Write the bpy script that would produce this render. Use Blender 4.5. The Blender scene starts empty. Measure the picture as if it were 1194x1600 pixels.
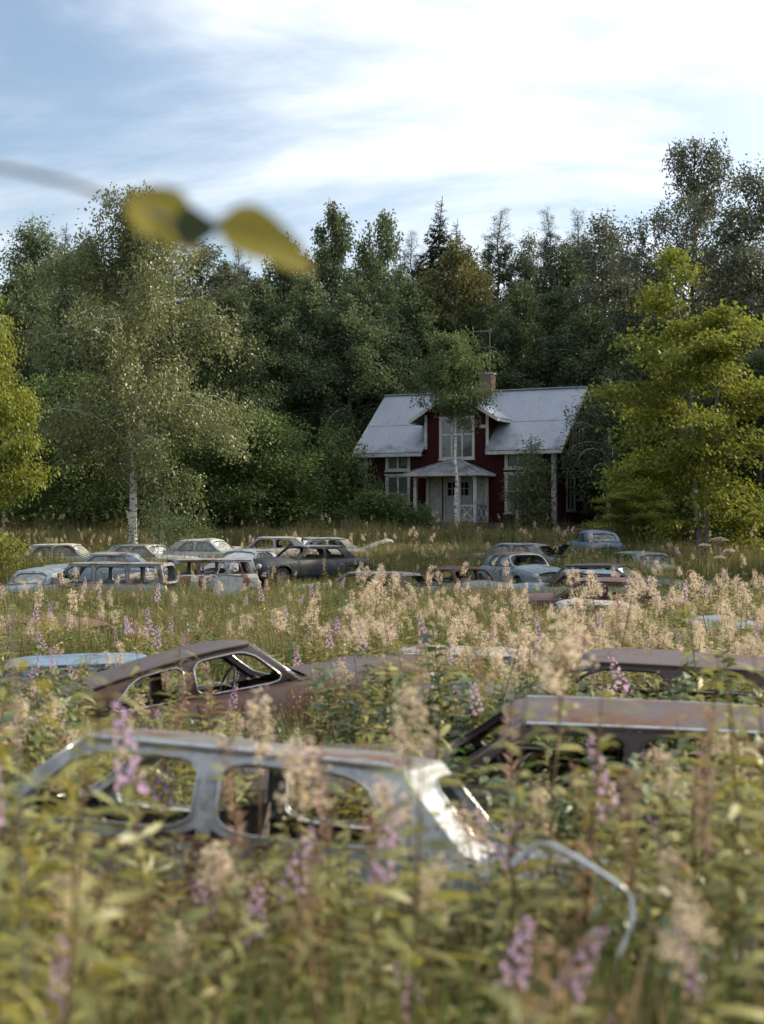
import bpy, math, random
import numpy as np
from mathutils import Vector, Matrix, Euler

R = math.radians
sc = bpy.context.scene
col = sc.collection

# ------------------------------------------------------------------ camera
F, HOR, CX, ZC = 2200.0, 818.0, 597.0, 2.7        # focal length (px of a 1194x1600 frame), horizon row, centre column, eye height
cam = bpy.data.cameras.new('camera')
cam_ob = bpy.data.objects.new('camera', cam); col.objects.link(cam_ob)
cam.sensor_fit = 'VERTICAL'; cam.sensor_height = 56.0; cam.lens = 56.0 * F / 1600.0
cam_ob.location = (0, 0, ZC)
cam_ob.rotation_euler = (R(90) + math.atan((HOR - 800) / F), 0, 0)
cam.clip_start = 0.05; cam.clip_end = 5000
cam.dof.use_dof = True; cam.dof.focus_distance = 34.0; cam.dof.aperture_fstop = cam.lens / 28.0
sc.camera = cam_ob

# ------------------------------------------------------------------ sky, sun, exposure
SUN_AZ, SUN_EL = R(68), R(31)                       # azimuth to the right of the view direction (+Y)
sun_dir = Vector((math.cos(SUN_EL) * math.sin(SUN_AZ), math.cos(SUN_EL) * math.cos(SUN_AZ), math.sin(SUN_EL)))
world = bpy.data.worlds.new('World'); sc.world = world; world.use_nodes = True
SKYR = 28; SKYS, SKYL = (1.0, 1.5, 0.3), (20.66, 11.9, 0)
def build_world():
    nt = world.node_tree; nt.nodes.clear(); N = nt.nodes.new; L = nt.links.new
    out = N('ShaderNodeOutputWorld'); bg = N('ShaderNodeBackground'); bg.inputs[1].default_value = 0.11
    sky = N('ShaderNodeTexSky'); sky.sky_type = 'NISHITA'; sky.sun_disc = False
    sky.sun_elevation = SUN_EL; sky.sun_rotation = SUN_AZ; sky.air_density = 1.25; sky.dust_density = 0.8; sky.ozone_density = 3.2
    tc = N('ShaderNodeTexCoord'); sep = N('ShaderNodeSeparateXYZ'); L(tc.outputs['Generated'], sep.inputs[0])
    # flat cloud layer: direction divided by its height
    add = N('ShaderNodeMath'); add.operation = 'ADD'; add.inputs[1].default_value = 0.22; L(sep.outputs['Z'], add.inputs[0])
    mx = N('ShaderNodeMath'); mx.operation = 'MAXIMUM'; mx.inputs[1].default_value = 0.08; L(add.outputs[0], mx.inputs[0])
    dv = N('ShaderNodeVectorMath'); dv.operation = 'DIVIDE'; L(tc.outputs['Generated'], dv.inputs[0])
    cb = N('ShaderNodeCombineXYZ'); L(mx.outputs[0], cb.inputs[0]); L(mx.outputs[0], cb.inputs[1]); cb.inputs[2].default_value = 1.0
    L(cb.outputs[0], dv.inputs[1])
    mp = N('ShaderNodeMapping'); mp.inputs['Rotation'].default_value = (0, 0, R(SKYR)); mp.inputs['Scale'].default_value = SKYS
    mp.inputs['Location'].default_value = SKYL
    L(dv.outputs[0], mp.inputs[0])
    n1 = N('ShaderNodeTexNoise'); n1.inputs['Scale'].default_value = 0.95; n1.inputs['Detail'].default_value = 9
    n1.inputs['Roughness'].default_value = 0.58; n1.inputs['Distortion'].default_value = 0.35
    L(mp.outputs[0], n1.inputs['Vector'])
    rp = N('ShaderNodeValToRGB'); rp.color_ramp.elements[0].position = 0.35; rp.color_ramp.elements[1].position = 0.67
    rp.color_ramp.interpolation = 'EASE'
    rp.color_ramp.elements[0].color = (0.10, 0.10, 0.10, 1)
    L(n1.outputs['Fac'], rp.inputs[0])
    # thin cloud scatters what the sky behind it sends, brighter towards the sun
    dt = N('ShaderNodeVectorMath'); dt.operation = 'DOT_PRODUCT'; L(tc.outputs['Generated'], dt.inputs[0]); dt.inputs[1].default_value = sun_dir
    mr = N('ShaderNodeMapRange'); L(dt.outputs['Value'], mr.inputs[0])
    for i, v in enumerate((-0.2, 1.0, 5.8, 12.0)): mr.inputs[i + 1].default_value = v
    tint = N('ShaderNodeVectorMath'); tint.operation = 'SCALE'; tint.inputs[0].default_value = (0.96, 0.985, 1.03); L(mr.outputs[0], tint.inputs['Scale'])
    veil = N('ShaderNodeMapRange'); veil.interpolation_type = 'SMOOTHSTEP'; L(dt.outputs['Value'], veil.inputs[0])   # bright thin veil round the sun
    for i, v in enumerate((0.35, 0.95, 0.0, 0.95)): veil.inputs[i + 1].default_value = v
    lowv = N('ShaderNodeMapRange'); lowv.interpolation_type = 'SMOOTHSTEP'; L(sep.outputs['Z'], lowv.inputs[0])       # more air towards the horizon
    for i, v in enumerate((0.0, 0.30, 0.6, 0.0)): lowv.inputs[i + 1].default_value = v
    m1 = N('ShaderNodeMath'); m1.operation = 'MAXIMUM'; L(rp.outputs[0], m1.inputs[0]); L(veil.outputs[0], m1.inputs[1])
    m2 = N('ShaderNodeMath'); m2.operation = 'MAXIMUM'; L(m1.outputs[0], m2.inputs[0]); L(lowv.outputs[0], m2.inputs[1])
    mix = N('ShaderNodeMix'); mix.data_type = 'RGBA'
    L(m2.outputs[0], mix.inputs[0]); L(sky.outputs[0], mix.inputs[6]); L(tint.outputs[0], mix.inputs[7])
    L(mix.outputs[2], bg.inputs[0]); L(bg.outputs[0], out.inputs[0])
build_world()
sun = bpy.data.lights.new('sun', 'SUN'); sun.energy = 5.0; sun.angle = R(0.6); sun.color = (1.0, 0.85, 0.63)
sun_ob = bpy.data.objects.new('sun', sun); col.objects.link(sun_ob); sun_ob.location = (60, 30, 50)
sun_ob.rotation_euler = sun_dir.to_track_quat('Z', 'Y').to_euler()
sc.view_settings.view_transform = 'Standard'; sc.view_settings.look = 'None'
sc.view_settings.exposure = 0.46; sc.view_settings.gamma = 1.0; sc.view_settings.use_curve_mapping = False
cy = sc.cycles
cy.max_bounces = 6; cy.diffuse_bounces = 3; cy.glossy_bounces = 3; cy.transmission_bounces = 4; cy.transparent_max_bounces = 4
cy.use_denoising = True; cy.caustics_reflective = False; cy.caustics_refractive = False
cy.sample_clamp_indirect = 6.0; cy.use_adaptive_sampling = True; cy.adaptive_threshold = 0.02

# ------------------------------------------------------------------ helpers
def tag(o, label, cat, group=None, kind=None):
    if label: o['label'] = label
    if cat: o['category'] = cat
    if group: o['group'] = group
    if kind: o['kind'] = kind
    return o
def empty(name, loc=(0, 0, 0), rot=(0, 0, 0)):
    o = bpy.data.objects.new(name, None); o.empty_display_size = 0.2
    o.location = loc; o.rotation_euler = rot; col.objects.link(o); return o
def link(name, me, parent=None, loc=(0, 0, 0), rot=(0, 0, 0), scale=None):
    o = bpy.data.objects.new(name, me); o.location = loc; o.rotation_euler = rot
    if scale is not None: o.scale = scale
    col.objects.link(o)
    if parent is not None: o.parent = parent
    return o
def at(px, py, d):                                   # a point at distance d seen at that place of the picture
    return Vector(((px - CX) / F * d, d, ZC + (HOR - py) / F * d))

_gd = [-60, 0, 2, 5, 8, 20, 36, 42, 48, 54, 60, 66, 72, 80, 100, 130, 200, 700]
_gz = [-1.4, -1.5, -1.6, -2.1, -2.4, -2.45, -2.42, -2.28, -2.0, -1.55, -1.1, -0.55, -0.25, 0.2, 2.0, 4.5, 8, 24]
def G(x, y):                                          # terrain height
    d = np.asarray(y, dtype=float); x = np.asarray(x, dtype=float)
    z = np.interp(d, _gd, _gz) + ZC
    fade = np.clip((np.abs(y) - 3) / 6, 0, 1) * np.clip((66 - d) / 8, 0.15, 1)
    return z + fade * 0.10 * (np.sin(x * 0.61 + 1.3) * np.cos(y * 0.47 + x * 0.2) + 0.5 * np.sin(x * 1.7 + y * 1.1))

class MB:
    """collects faces and builds ONE mesh"""
    def __init__(s): s.v = []; s.f = []; s.m = []; s.sm = []
    def add(s, vs, fs, mi=0, smooth=False):
        b = len(s.v); s.v.extend([tuple(p) for p in vs])
        for f in fs: s.f.append(tuple(b + i for i in f)); s.m.append(mi); s.sm.append(smooth)
    def box(s, x0, x1, y0, y1, z0, z1, mi=0):
        s.add([(x0,y0,z0),(x1,y0,z0),(x1,y1,z0),(x0,y1,z0),(x0,y0,z1),(x1,y0,z1),(x1,y1,z1),(x0,y1,z1)],
              [(0,3,2,1),(4,5,6,7),(0,1,5,4),(1,2,6,5),(2,3,7,6),(3,0,4,7)], mi)
    def beam(s, a, b, w, h, mi=0, up=(0, 0, 1)):      # rectangular bar from a to b
        a = Vector(a); b = Vector(b); t = (b - a).normalized(); upv = Vector(up)
        if abs(t.dot(upv)) > 0.98: upv = Vector((0, 1, 0))
        sd = t.cross(upv).normalized(); u = sd.cross(t)
        vs = [p + sd * (w / 2 * i) + u * (h / 2 * j) for p in (a, b) for i, j in ((-1,-1),(1,-1),(1,1),(-1,1))]
        s.add(vs, [(0,1,2,3),(7,6,5,4),(0,4,5,1),(1,5,6,2),(2,6,7,3),(3,7,4,0)], mi)
    def tube(s, pts, rad, n=6, mi=0, closed=False, cap=True, smooth=True):
        pts = [Vector(p) for p in pts]; k = len(pts)
        rad = rad if hasattr(rad, '__len__') else [rad] * k
        vs = []; prev = None
        for i, p in enumerate(pts):
            if closed: t = pts[(i + 1) % k] - pts[i - 1]
            else: t = pts[min(i + 1, k - 1)] - pts[max(i - 1, 0)]
            t = t.normalized() if t.length > 1e-9 else Vector((0, 0, 1))
            if prev is None:
                ref = Vector((0, 0, 1)) if abs(t.z) < 0.9 else Vector((1, 0, 0)); a = t.cross(ref).normalized()
            else:
                a = prev - t * prev.dot(t); a = a.normalized() if a.length > 1e-6 else prev
            prev = a; b = t.cross(a)
            for j in range(n):
                an = 2 * math.pi * j / n
                vs.append(p + (a * math.cos(an) + b * math.sin(an)) * rad[i])
        fs = []
        for i in range(k if closed else k - 1):
            i2 = (i + 1) % k
            for j in range(n):
                j2 = (j + 1) % n; fs.append((i * n + j, i * n + j2, i2 * n + j2, i2 * n + j))
        s.add(vs, fs, mi, smooth)
        if cap and not closed:
            s.add(vs[:n], [tuple(range(n))[::-1]], mi); s.add(vs[-n:], [tuple(range(n))], mi)
    def grid(s, rows, mi=0, smooth=True, closed=False):
        n = len(rows[0]); vs = [p for r in rows for p in r]; fs = []
        for i in range(len(rows) - 1):
            for j in range(n if closed else n - 1):
                j2 = (j + 1) % n; fs.append((i*n+j, i*n+j2, (i+1)*n+j2, (i+1)*n+j))
        s.add(vs, fs, mi, smooth)
    def lathe(s, prof, n=20, c=(0, 0, 0), axis='y', mi=0):
        rows = []
        for r, h in prof:
            row = []
            for j in range(n):
                a = 2 * math.pi * j / n; x, y = r * math.cos(a), r * math.sin(a)
                row.append((c[0]+x, c[1]+h, c[2]+y) if axis == 'y' else (c[0]+h, c[1]+x, c[2]+y) if axis == 'x' else (c[0]+x, c[1]+y, c[2]+h))
            rows.append(row)
        s.grid(rows, mi, True, True)
    def mesh(s, name, mats):
        me = bpy.data.meshes.new(name); me.from_pydata(s.v, [], s.f)
        for m in (mats if isinstance(mats, (list, tuple)) else [mats]): me.materials.append(m)
        me.polygons.foreach_set('material_index', s.m); me.polygons.foreach_set('use_smooth', s.sm)
        me.update(); return me
    def build(s, name, mats, parent=None, loc=(0, 0, 0), rot=(0, 0, 0)):
        return link(name, s.mesh(name, mats), parent, loc, rot)

# ------------------------------------------------------------------ materials
def newmat(name):
    m = bpy.data.materials.new(name); m.use_nodes = True; nt = m.node_tree; nt.nodes.clear()
    out = nt.nodes.new('ShaderNodeOutputMaterial'); return m, nt, nt.nodes.new, nt.links.new, out
def rgb(c): return (c[0], c[1], c[2], 1.0)
def mixc(nt, fac, a, b):
    n = nt.nodes.new('ShaderNodeMix'); n.data_type = 'RGBA'
    for s, v in ((n.inputs[0], fac), (n.inputs[6], a), (n.inputs[7], b)):
        if isinstance(v, bpy.types.NodeSocket): nt.links.new(v, s)
        elif isinstance(v, (int, float)): s.default_value = v
        else: s.default_value = rgb(v)
    return n.outputs[2]
def noise(nt, scale, detail=5, rough=0.6, coord='Object', vscale=None, dist=0.0):
    tc = nt.nodes.new('ShaderNodeTexCoord'); v = tc.outputs[coord]
    if vscale:
        mp = nt.nodes.new('ShaderNodeMapping'); mp.inputs['Scale'].default_value = vscale; nt.links.new(v, mp.inputs[0]); v = mp.outputs[0]
    n = nt.nodes.new('ShaderNodeTexNoise'); n.inputs['Scale'].default_value = scale; n.inputs['Detail'].default_value = detail
    n.inputs['Roughness'].default_value = rough; n.inputs['Distortion'].default_value = dist
    nt.links.new(v, n.inputs['Vector']); return n.outputs['Fac']
def ramp(nt, fac, p0, p1):
    n = nt.nodes.new('ShaderNodeMapRange'); n.clamp = True; nt.links.new(fac, n.inputs[0])
    n.inputs[1].default_value = p0; n.inputs[2].default_value = p1; return n.outputs[0]
def bump(nt, fac, strength, dist=0.02):
    b = nt.nodes.new('ShaderNodeBump'); b.inputs['Strength'].default_value = strength; b.inputs['Distance'].default_value = dist
    nt.links.new(fac, b.inputs['Height']); return b.outputs[0]
def principled(nt, out, base, rough=0.6, metal=0.0, spec=0.4, normal=None):
    p = nt.nodes.new('ShaderNodeBsdfPrincipled')
    for key, v in (('Base Color', base), ('Roughness', rough), ('Metallic', metal), ('Specular IOR Level', spec)):
        if isinstance(v, bpy.types.NodeSocket): nt.links.new(v, p.inputs[key])
        elif isinstance(v, (int, float)): p.inputs[key].default_value = v
        else: p.inputs[key].default_value = rgb(v)
    if normal is not None: nt.links.new(normal, p.inputs['Normal'])
    nt.links.new(p.outputs[0], out.inputs[0]); return p

def leafmat(name, c1, c2, trans=0.4, gloss=0.06, objvar=0.25, tcol=None):
    m, nt, N, L, out = newmat(name)
    at_ = N('ShaderNodeAttribute'); at_.attribute_name = 'rnd'
    c = mixc(nt, at_.outputs['Fac'], c1, c2)
    oi = N('ShaderNodeObjectInfo'); mr = N('ShaderNodeMapRange'); L(oi.outputs['Random'], mr.inputs[0])
    mr.inputs[3].default_value = 1 - objvar; mr.inputs[4].default_value = 1 + objvar
    hs = N('ShaderNodeHueSaturation'); L(c, hs.inputs['Color']); L(mr.outputs[0], hs.inputs['Value'])
    d = N('ShaderNodeBsdfDiffuse'); L(hs.outputs[0], d.inputs[0])
    t = N('ShaderNodeBsdfTranslucent')
    tc = mixc(nt, 0.5, hs.outputs[0], tcol) if tcol else hs.outputs[0]
    L(tc, t.inputs[0])
    mx = N('ShaderNodeMixShader'); mx.inputs[0].default_value = trans; L(d.outputs[0], mx.inputs[1]); L(t.outputs[0], mx.inputs[2])
    g = N('ShaderNodeBsdfGlossy'); g.inputs['Roughness'].default_value = 0.5; g.inputs[0].default_value = (0.9, 0.9, 0.9, 1)
    m2 = N('ShaderNodeMixShader'); m2.inputs[0].default_value = gloss * 0.4; L(mx.outputs[0], m2.inputs[1]); L(g.outputs[0], m2.inputs[2])
    L(m2.outputs[0], out.inputs[0]); return m
def plainmat(name, c1, c2=None, scale=6, rough=0.7, metal=0.0, bmp=0.0, vscale=None, spec=0.4, p=(0.35, 0.65)):
    m, nt, N, L, out = newmat(name)
    if c2 is None: c2 = tuple(x * 0.7 for x in c1)
    n = noise(nt, scale, 6, 0.6, vscale=vscale)
    principled(nt, out, mixc(nt, ramp(nt, n, *p), c1, c2), rough, metal, spec, bump(nt, n, bmp) if bmp else None); return m
def paintmat(name, paint, rustiness, rough=0.42, rust1=(0.06, 0.028, 0.020), rust2=(0.13, 0.070, 0.050), scale=1.6):
    """old car paint worn through to rust; rustiness 0..1 is the share of rust"""
    m, nt, N, L, out = newmat(name)
    oi = N('ShaderNodeObjectInfo'); tc = N('ShaderNodeTexCoord')
    ad = N('ShaderNodeVectorMath'); ad.operation = 'ADD'; L(tc.outputs['Object'], ad.inputs[0])
    cb = N('ShaderNodeCombineXYZ'); L(oi.outputs['Random'], cb.inputs[0]); L(oi.outputs['Random'], cb.inputs[1])
    sl = N('ShaderNodeVectorMath'); sl.operation = 'SCALE'; sl.inputs['Scale'].default_value = 37.0; L(cb.outputs[0], sl.inputs[0]); L(sl.outputs[0], ad.inputs[1])
    def nz(s, d, r):
        n = N('ShaderNodeTexNoise'); n.inputs['Scale'].default_value = s; n.inputs['Detail'].default_value = d; n.inputs['Roughness'].default_value = r
        L(ad.outputs[0], n.inputs['Vector']); return n.outputs['Fac']
    big = nz(scale, 8, 0.68); fine = nz(14, 6, 0.7); flake = nz(34, 4, 0.6)
    th = 0.70 - 0.40 * rustiness
    fac = ramp(nt, big, th, th + 0.07)
    rust = mixc(nt, ramp(nt, fine, 0.3, 0.7), rust1, rust2)
    rust = mixc(nt, ramp(nt, nz(6.5, 7, 0.7), 0.56, 0.72), rust, (0.17, 0.068, 0.028))
    rust = mixc(nt, ramp(nt, flake, 0.62, 0.74), rust, (0.20, 0.17, 0.15))
    dirt = mixc(nt, ramp(nt, fine, 0.48, 0.75), paint, tuple(x * 0.55 + 0.03 for x in paint))
    dirt = mixc(nt, ramp(nt, nz(2.4, 6, 0.65), 0.52, 0.74), dirt, (0.085, 0.085, 0.06))
    dirt = mixc(nt, ramp(nt, nz(9, 8, 0.75), 0.60, 0.70), dirt, rust1)
    base = mixc(nt, fac, dirt, rust)
    ro = N('ShaderNodeMapRange'); L(fac, ro.inputs[0]); ro.inputs[3].default_value = rough; ro.inputs[4].default_value = 0.85
    principled(nt, out, base, ro.outputs[0], 0.0, 0.45, bump(nt, flake, 0.45, 0.008)); return m
def glassmat(name, tint=(0.75, 0.82, 0.85), dirt=0.25):
    m, nt, N, L, out = newmat(name)
    tr = N('ShaderNodeBsdfTransparent'); tr.inputs[0].default_value = rgb(tint)
    gl = N('ShaderNodeBsdfGlossy'); gl.inputs['Roughness'].default_value = 0.06; gl.inputs[0].default_value = (0.9, 0.95, 1, 1)
    fr = N('ShaderNodeFresnel'); fr.inputs[0].default_value = 1.6
    mx = N('ShaderNodeMixShader'); L(fr.outputs[0], mx.inputs[0]); L(tr.outputs[0], mx.inputs[1]); L(gl.outputs[0], mx.inputs[2])
    df = N('ShaderNodeBsdfDiffuse'); df.inputs[0].default_value = (0.45, 0.46, 0.44, 1)
    n = noise(nt, 5, 6, 0.65); mr = N('ShaderNodeMapRange'); L(n, mr.inputs[0])
    mr.inputs[1].default_value = 0.3; mr.inputs[2].default_value = 0.75; mr.inputs[3].default_value = dirt * 0.35; mr.inputs[4].default_value = min(1, dirt * 2.2)
    m2 = N('ShaderNodeMixShader'); L(mr.outputs[0], m2.inputs[0]); L(mx.outputs[0], m2.inputs[1]); L(df.outputs[0], m2.inputs[2])
    L(m2.outputs[0], out.inputs[0]); return m

M = {}
M['chrome'] = plainmat('weathered chrome', (0.62, 0.64, 0.66), (0.30, 0.27, 0.24), 9, 0.22, 0.9, p=(0.5, 0.72))
M['rubber'] = plainmat('perished window rubber', (0.03, 0.03, 0.03), (0.10, 0.09, 0.08), 14, 0.8)
M['tyre'] = plainmat('perished rubber', (0.025, 0.025, 0.024), (0.06, 0.055, 0.05), 8, 0.85)
M['seat'] = plainmat('rotten upholstery', (0.07, 0.055, 0.045), (0.13, 0.11, 0.09), 5, 0.9)
M['black'] = plainmat('black plastic', (0.02, 0.02, 0.021), (0.04, 0.04, 0.04), 8, 0.5)
M['glass'] = glassmat('dirty car glass', dirt=0.22)
M['cloudy'] = glassmat('clouded car glass', dirt=0.42)
M['lamp'] = plainmat('headlamp glass', (0.55, 0.56, 0.55), (0.3, 0.3, 0.28), 12, 0.15)
M['rim'] = plainmat('rusty rim', (0.12, 0.07, 0.05), (0.22, 0.2, 0.18), 7, 0.7)

# ================================================================== ground
def ground():
    m, nt, N, L, out = newmat('meadow soil')
    n = noise(nt, 0.35, 8, 0.65); n2 = noise(nt, 5, 6, 0.7)
    c = mixc(nt, ramp(nt, n, 0.35, 0.65), (0.045, 0.05, 0.02), (0.085, 0.07, 0.035))
    c = mixc(nt, ramp(nt, n2, 0.4, 0.7), c, (0.06, 0.045, 0.028))
    principled(nt, out, c, 0.95, 0, 0.1, bump(nt, n2, 0.6, 0.08))
    xs = np.concatenate([np.linspace(-600, -70, 10), np.linspace(-60, 60, 121), np.linspace(70, 600, 10)])
    ys = np.concatenate([np.linspace(-60, -5, 10), np.linspace(-4, 90, 142), np.linspace(95, 200, 20), np.linspace(230, 700, 8)])
    X, Y = np.meshgrid(xs, ys); Z = G(X, Y)
    b = MB(); b.grid([[(X[i, j], Y[i, j], Z[i, j]) for j in range(len(xs))] for i in range(len(ys))])
    o = b.build('ground', m); o['kind'] = 'structure'; o['label'] = 'overgrown meadow ground rising towards the house'
ground()

# ================================================================== house
HTH = R(26); HB = ZC - 0.25
M['falu'] = None
def house_mats():
    m, nt, N, L, out = newmat('falu red boards')
    n = noise(nt, 3.0, 6, 0.65, vscale=(4.0, 4.0, 0.35)); n2 = noise(nt, 0.8, 5, 0.6); n3 = noise(nt, 22, 5, 0.7, vscale=(3, 3, 0.12))
    c = mixc(nt, ramp(nt, n, 0.35, 0.7), (0.062, 0.0135, 0.0135), (0.036, 0.010, 0.011))
    c = mixc(nt, ramp(nt, n2, 0.58, 0.78), c, (0.062, 0.036, 0.032))
    c = mixc(nt, ramp(nt, n3, 0.62, 0.8), c, (0.075, 0.04, 0.033))
    principled(nt, out, c, 0.9, 0, 0.15, bump(nt, n3, 0.3, 0.01)); M['falu'] = m
    m, nt, N, L, out = newmat('peeling white paint')
    n = noise(nt, 5, 8, 0.7, vscale=(2, 2, 0.6)); n2 = noise(nt, 1.5, 4, 0.6)
    c = mixc(nt, ramp(nt, n2, 0.35, 0.7), (0.58, 0.58, 0.56), (0.42, 0.42, 0.40))
    c = mixc(nt, ramp(nt, n, 0.56, 0.64), c, (0.18, 0.165, 0.145))
    principled(nt, out, c, 0.75, 0, 0.25, bump(nt, n, 0.3, 0.006)); M['trim'] = m
    m, nt, N, L, out = newmat('galvanised roof sheet')
    n = noise(nt, 0.9, 8, 0.6, vscale=(1, 0.5, 1)); n2 = noise(nt, 6, 6, 0.65, vscale=(2.5, 0.35, 0.35))
    c = mixc(nt, ramp(nt, n, 0.3, 0.7), (0.35, 0.385, 0.44), (0.29, 0.32, 0.37))
    c = mixc(nt, ramp(nt, n2, 0.56, 0.76), c, (0.17, 0.17, 0.17))
    n3 = noise(nt, 1.6, 8, 0.7, vscale=(1, 1, 1)); tc = N('ShaderNodeTexCoord'); sp_ = N('ShaderNodeSeparateXYZ'); L(tc.outputs['Object'], sp_.inputs[0])
    mr = N('ShaderNodeMapRange'); L(sp_.outputs['Y'], mr.inputs[0]); mr.inputs[1].default_value = -0.5; mr.inputs[2].default_value = 1.1; mr.inputs[3].default_value = 0.26; mr.inputs[4].default_value = 0.0
    ad = N('ShaderNodeMath'); L(n3, ad.inputs[0]); L(mr.outputs[0], ad.inputs[1])
    c = mixc(nt, ramp(nt, ad.outputs[0], 0.64, 0.92), c, (0.10, 0.10, 0.09))                    # lichen and grime, thickest at the eaves
    c = mixc(nt, ramp(nt, noise(nt, 3.2, 8, 0.72, vscale=(3.5, 0.5, 0.5)), 0.63, 0.76), c, (0.14, 0.10, 0.08))   # rust runs
    principled(nt, out, c, 0.5, 0.2, 0.4); M['sheet'] = m
    M['stone'] = plainmat('grey foundation stone', (0.20, 0.19, 0.18), (0.11, 0.105, 0.10), 3, 0.9, bmp=0.5)
    M['wood'] = plainmat('grey bare wood', (0.22, 0.20, 0.18), (0.12, 0.105, 0.095), 9, 0.85, vscale=(1, 1, 0.2))
    M['curtain'] = plainmat('yellowed lace curtain', (0.50, 0.48, 0.43), (0.36, 0.34, 0.30), 7, 0.9, vscale=(3, 1, 0.5))
    M['dark'] = plainmat('dark interior', (0.035, 0.03, 0.028), (0.06, 0.05, 0.045), 2, 0.9)
    M['brick'] = plainmat('chimney brick', (0.26, 0.17, 0.13), (0.17, 0.12, 0.10), 8, 0.9, bmp=0.3)
    M['mortar'] = plainmat('lime mortar', (0.42, 0.39, 0.35), (0.3, 0.28, 0.25), 9, 0.95)
    M['pane'] = glassmat('old window glass', (0.8, 0.85, 0.86), 0.08)
    M['steel'] = plainmat('dull aerial aluminium', (0.33, 0.33, 0.33), (0.2, 0.19, 0.18), 9, 0.45, 0.6)
house_mats()
LH, DH, ZW, ZR, SL = 10.3, 7.0, 4.18, 7.1, 0.833     # length, depth, wall top, ridge, roof slope
DS0, DS1, DC, DZE, DSL, DZR = 3.43, 6.83, 5.13, 5.42, 0.60, 6.85   # cross gable
def build_house():
    hx, hy = (570 - CX) / F * 72.6, 72.6
    H = empty('farmhouse', (hx, hy, HB), (0, 0, -HTH))
    tag(H, 'red wooden farmhouse with grey metal roof, white trim and a porch', 'house')
    zr = lambda y: ZW + SL * y if y <= 3.5 else ZW + SL * (7.0 - y)
    # ---- walls of boards with battens: (a, z) on the wall -> local point
    def wall(name, mp, a0, a1, top, openings, z0=0.3):
        b = MB()
        As = sorted({a0, a1, *[v for o in openings for v in o[:2]]}); Zs = sorted({z0, ZW, *[v for o in openings for v in o[2:] if v < ZW]})
        def free(a, z): return not any(o[0] < a < o[1] and o[2] < z < o[3] for o in openings)
        for i in range(len(As) - 1):
            for j in range(len(Zs) - 1):
                if free((As[i]+As[i+1])/2, (Zs[j]+Zs[j+1])/2):
                    b.add([mp(As[i],0,Zs[j]), mp(As[i+1],0,Zs[j]), mp(As[i+1],0,Zs[j+1]), mp(As[i],0,Zs[j+1])], [(0,1,2,3)])
        a = a0 + 0.12
        while a < a1 - 0.05:                          # battens over the board joints
            zt = top(a) - 0.02; iv = [(z0, zt)]
            for o in openings:
                if o[0] - 0.03 < a < o[1] + 0.03:
                    iv = [p for (s, e) in iv for p in ((s, min(e, o[2])), (max(s, o[3]), e)) if p[1] - p[0] > 0.02]
            for s, e in iv:
                w = 0.022; q = [mp(a-w,-.001,s), mp(a-w,.024,s), mp(a+w,.024,s), mp(a+w,-.001,s), mp(a-w,-.001,e), mp(a-w,.024,e), mp(a+w,.024,e), mp(a+w,-.001,e)]
                b.add(q, [(0,1,5,4),(1,2,6,5),(2,3,7,6),(4,5,6,7),(3,2,1,0)])
            a += 0.20
        return b
    wl = (1.32, 2.47, 0.84, 2.63); wu = (1.32, 2.47, 3.02, 3.74)
    wr = (7.83, 8.98, 0.84, 2.63); wru = (7.83, 8.98, 3.02, 3.74)
    dw = (4.32, 6.01, 3.55, 5.47); dr = (4.56, 5.87, 0.38, 2.42)
    mf = lambda a, o, z: (a, -o, z)
    def ftop(a):
        return DZR - DSL * abs(a - DC) - 0.08 if DS0 < a < DS1 else ZW
    b = wall('front', mf, 0, LH, ftop, [wl, wu, wr, wru, dw, dr])
    # cross gable rising above the eave, around the big window
    zt = lambda a: DZR - DSL * abs(a - DC)
    for (a, c, z) in ((DS0, dw[0], ZW), (dw[1], DS1, ZW)):
        b.add([(a,0,z),(c,0,z),(c,0,zt(c)),(a,0,zt(a))], [(0,1,2,3)])
    b.add([(dw[0],0,dw[3]),(dw[1],0,dw[3]),(dw[1],0,zt(dw[1])),(DC,0,DZR),(dw[0],0,zt(dw[0]))], [(0,1,2,3,4)])
    for s in (DS0, DS1):
        b.add([(s,0.0,ZW),(s,2.0,zr(2.0)),(s,2.0,zt(s)),(s,0.0,zt(s))], [(0,1,2,3)])
    b.build('front_wall', M['falu'], H)
    gw = [(1.8, 2.9, 0.95, 2.75), (4.5, 5.6, 0.95, 2.75), (2.7, 4.3, 3.9, 5.2)]
    mg = lambda a, o, z: (LH + o, a, z)
    b = wall('gable', mg, 0, DH, zr, gw)
    cut = gw[2]
    b.add([mg(0,0,ZW),mg(cut[0],0,ZW),mg(cut[0],0,zr(cut[0]))], [(0,1,2)]); b.add([mg(cut[1],0,ZW),mg(DH,0,ZW),mg(cut[1],0,zr(cut[1]))], [(0,1,2)])
    b.add([mg(cut[0],0,cut[3]),mg(cut[1],0,cut[3]),mg(cut[1],0,zr(cut[1])),mg(3.5,0,ZR),mg(cut[0],0,zr(cut[0]))], [(0,1,2,3,4)])
    b.build('gable_wall', M['falu'], H)
    ml = lambda a, o, z: (-o, a, z)
    b = wall('gable2', ml, 0, DH, zr, []); b.add([ml(0,0,ZW),ml(DH,0,ZW),ml(3.5,0,ZR)], [(0,1,2)]); b.build('gable_wall', M['falu'], H)
    mb_ = lambda a, o, z: (a, DH + o, z)
    wall('back', mb_, 0, LH, lambda a: ZW, []).build('back_wall', M['falu'], H)
    b = MB(); b.box(0.02, LH-.02, 0.02, DH-.02, -0.5, 0.3); b.build('foundation', M['stone'], H)
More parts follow.
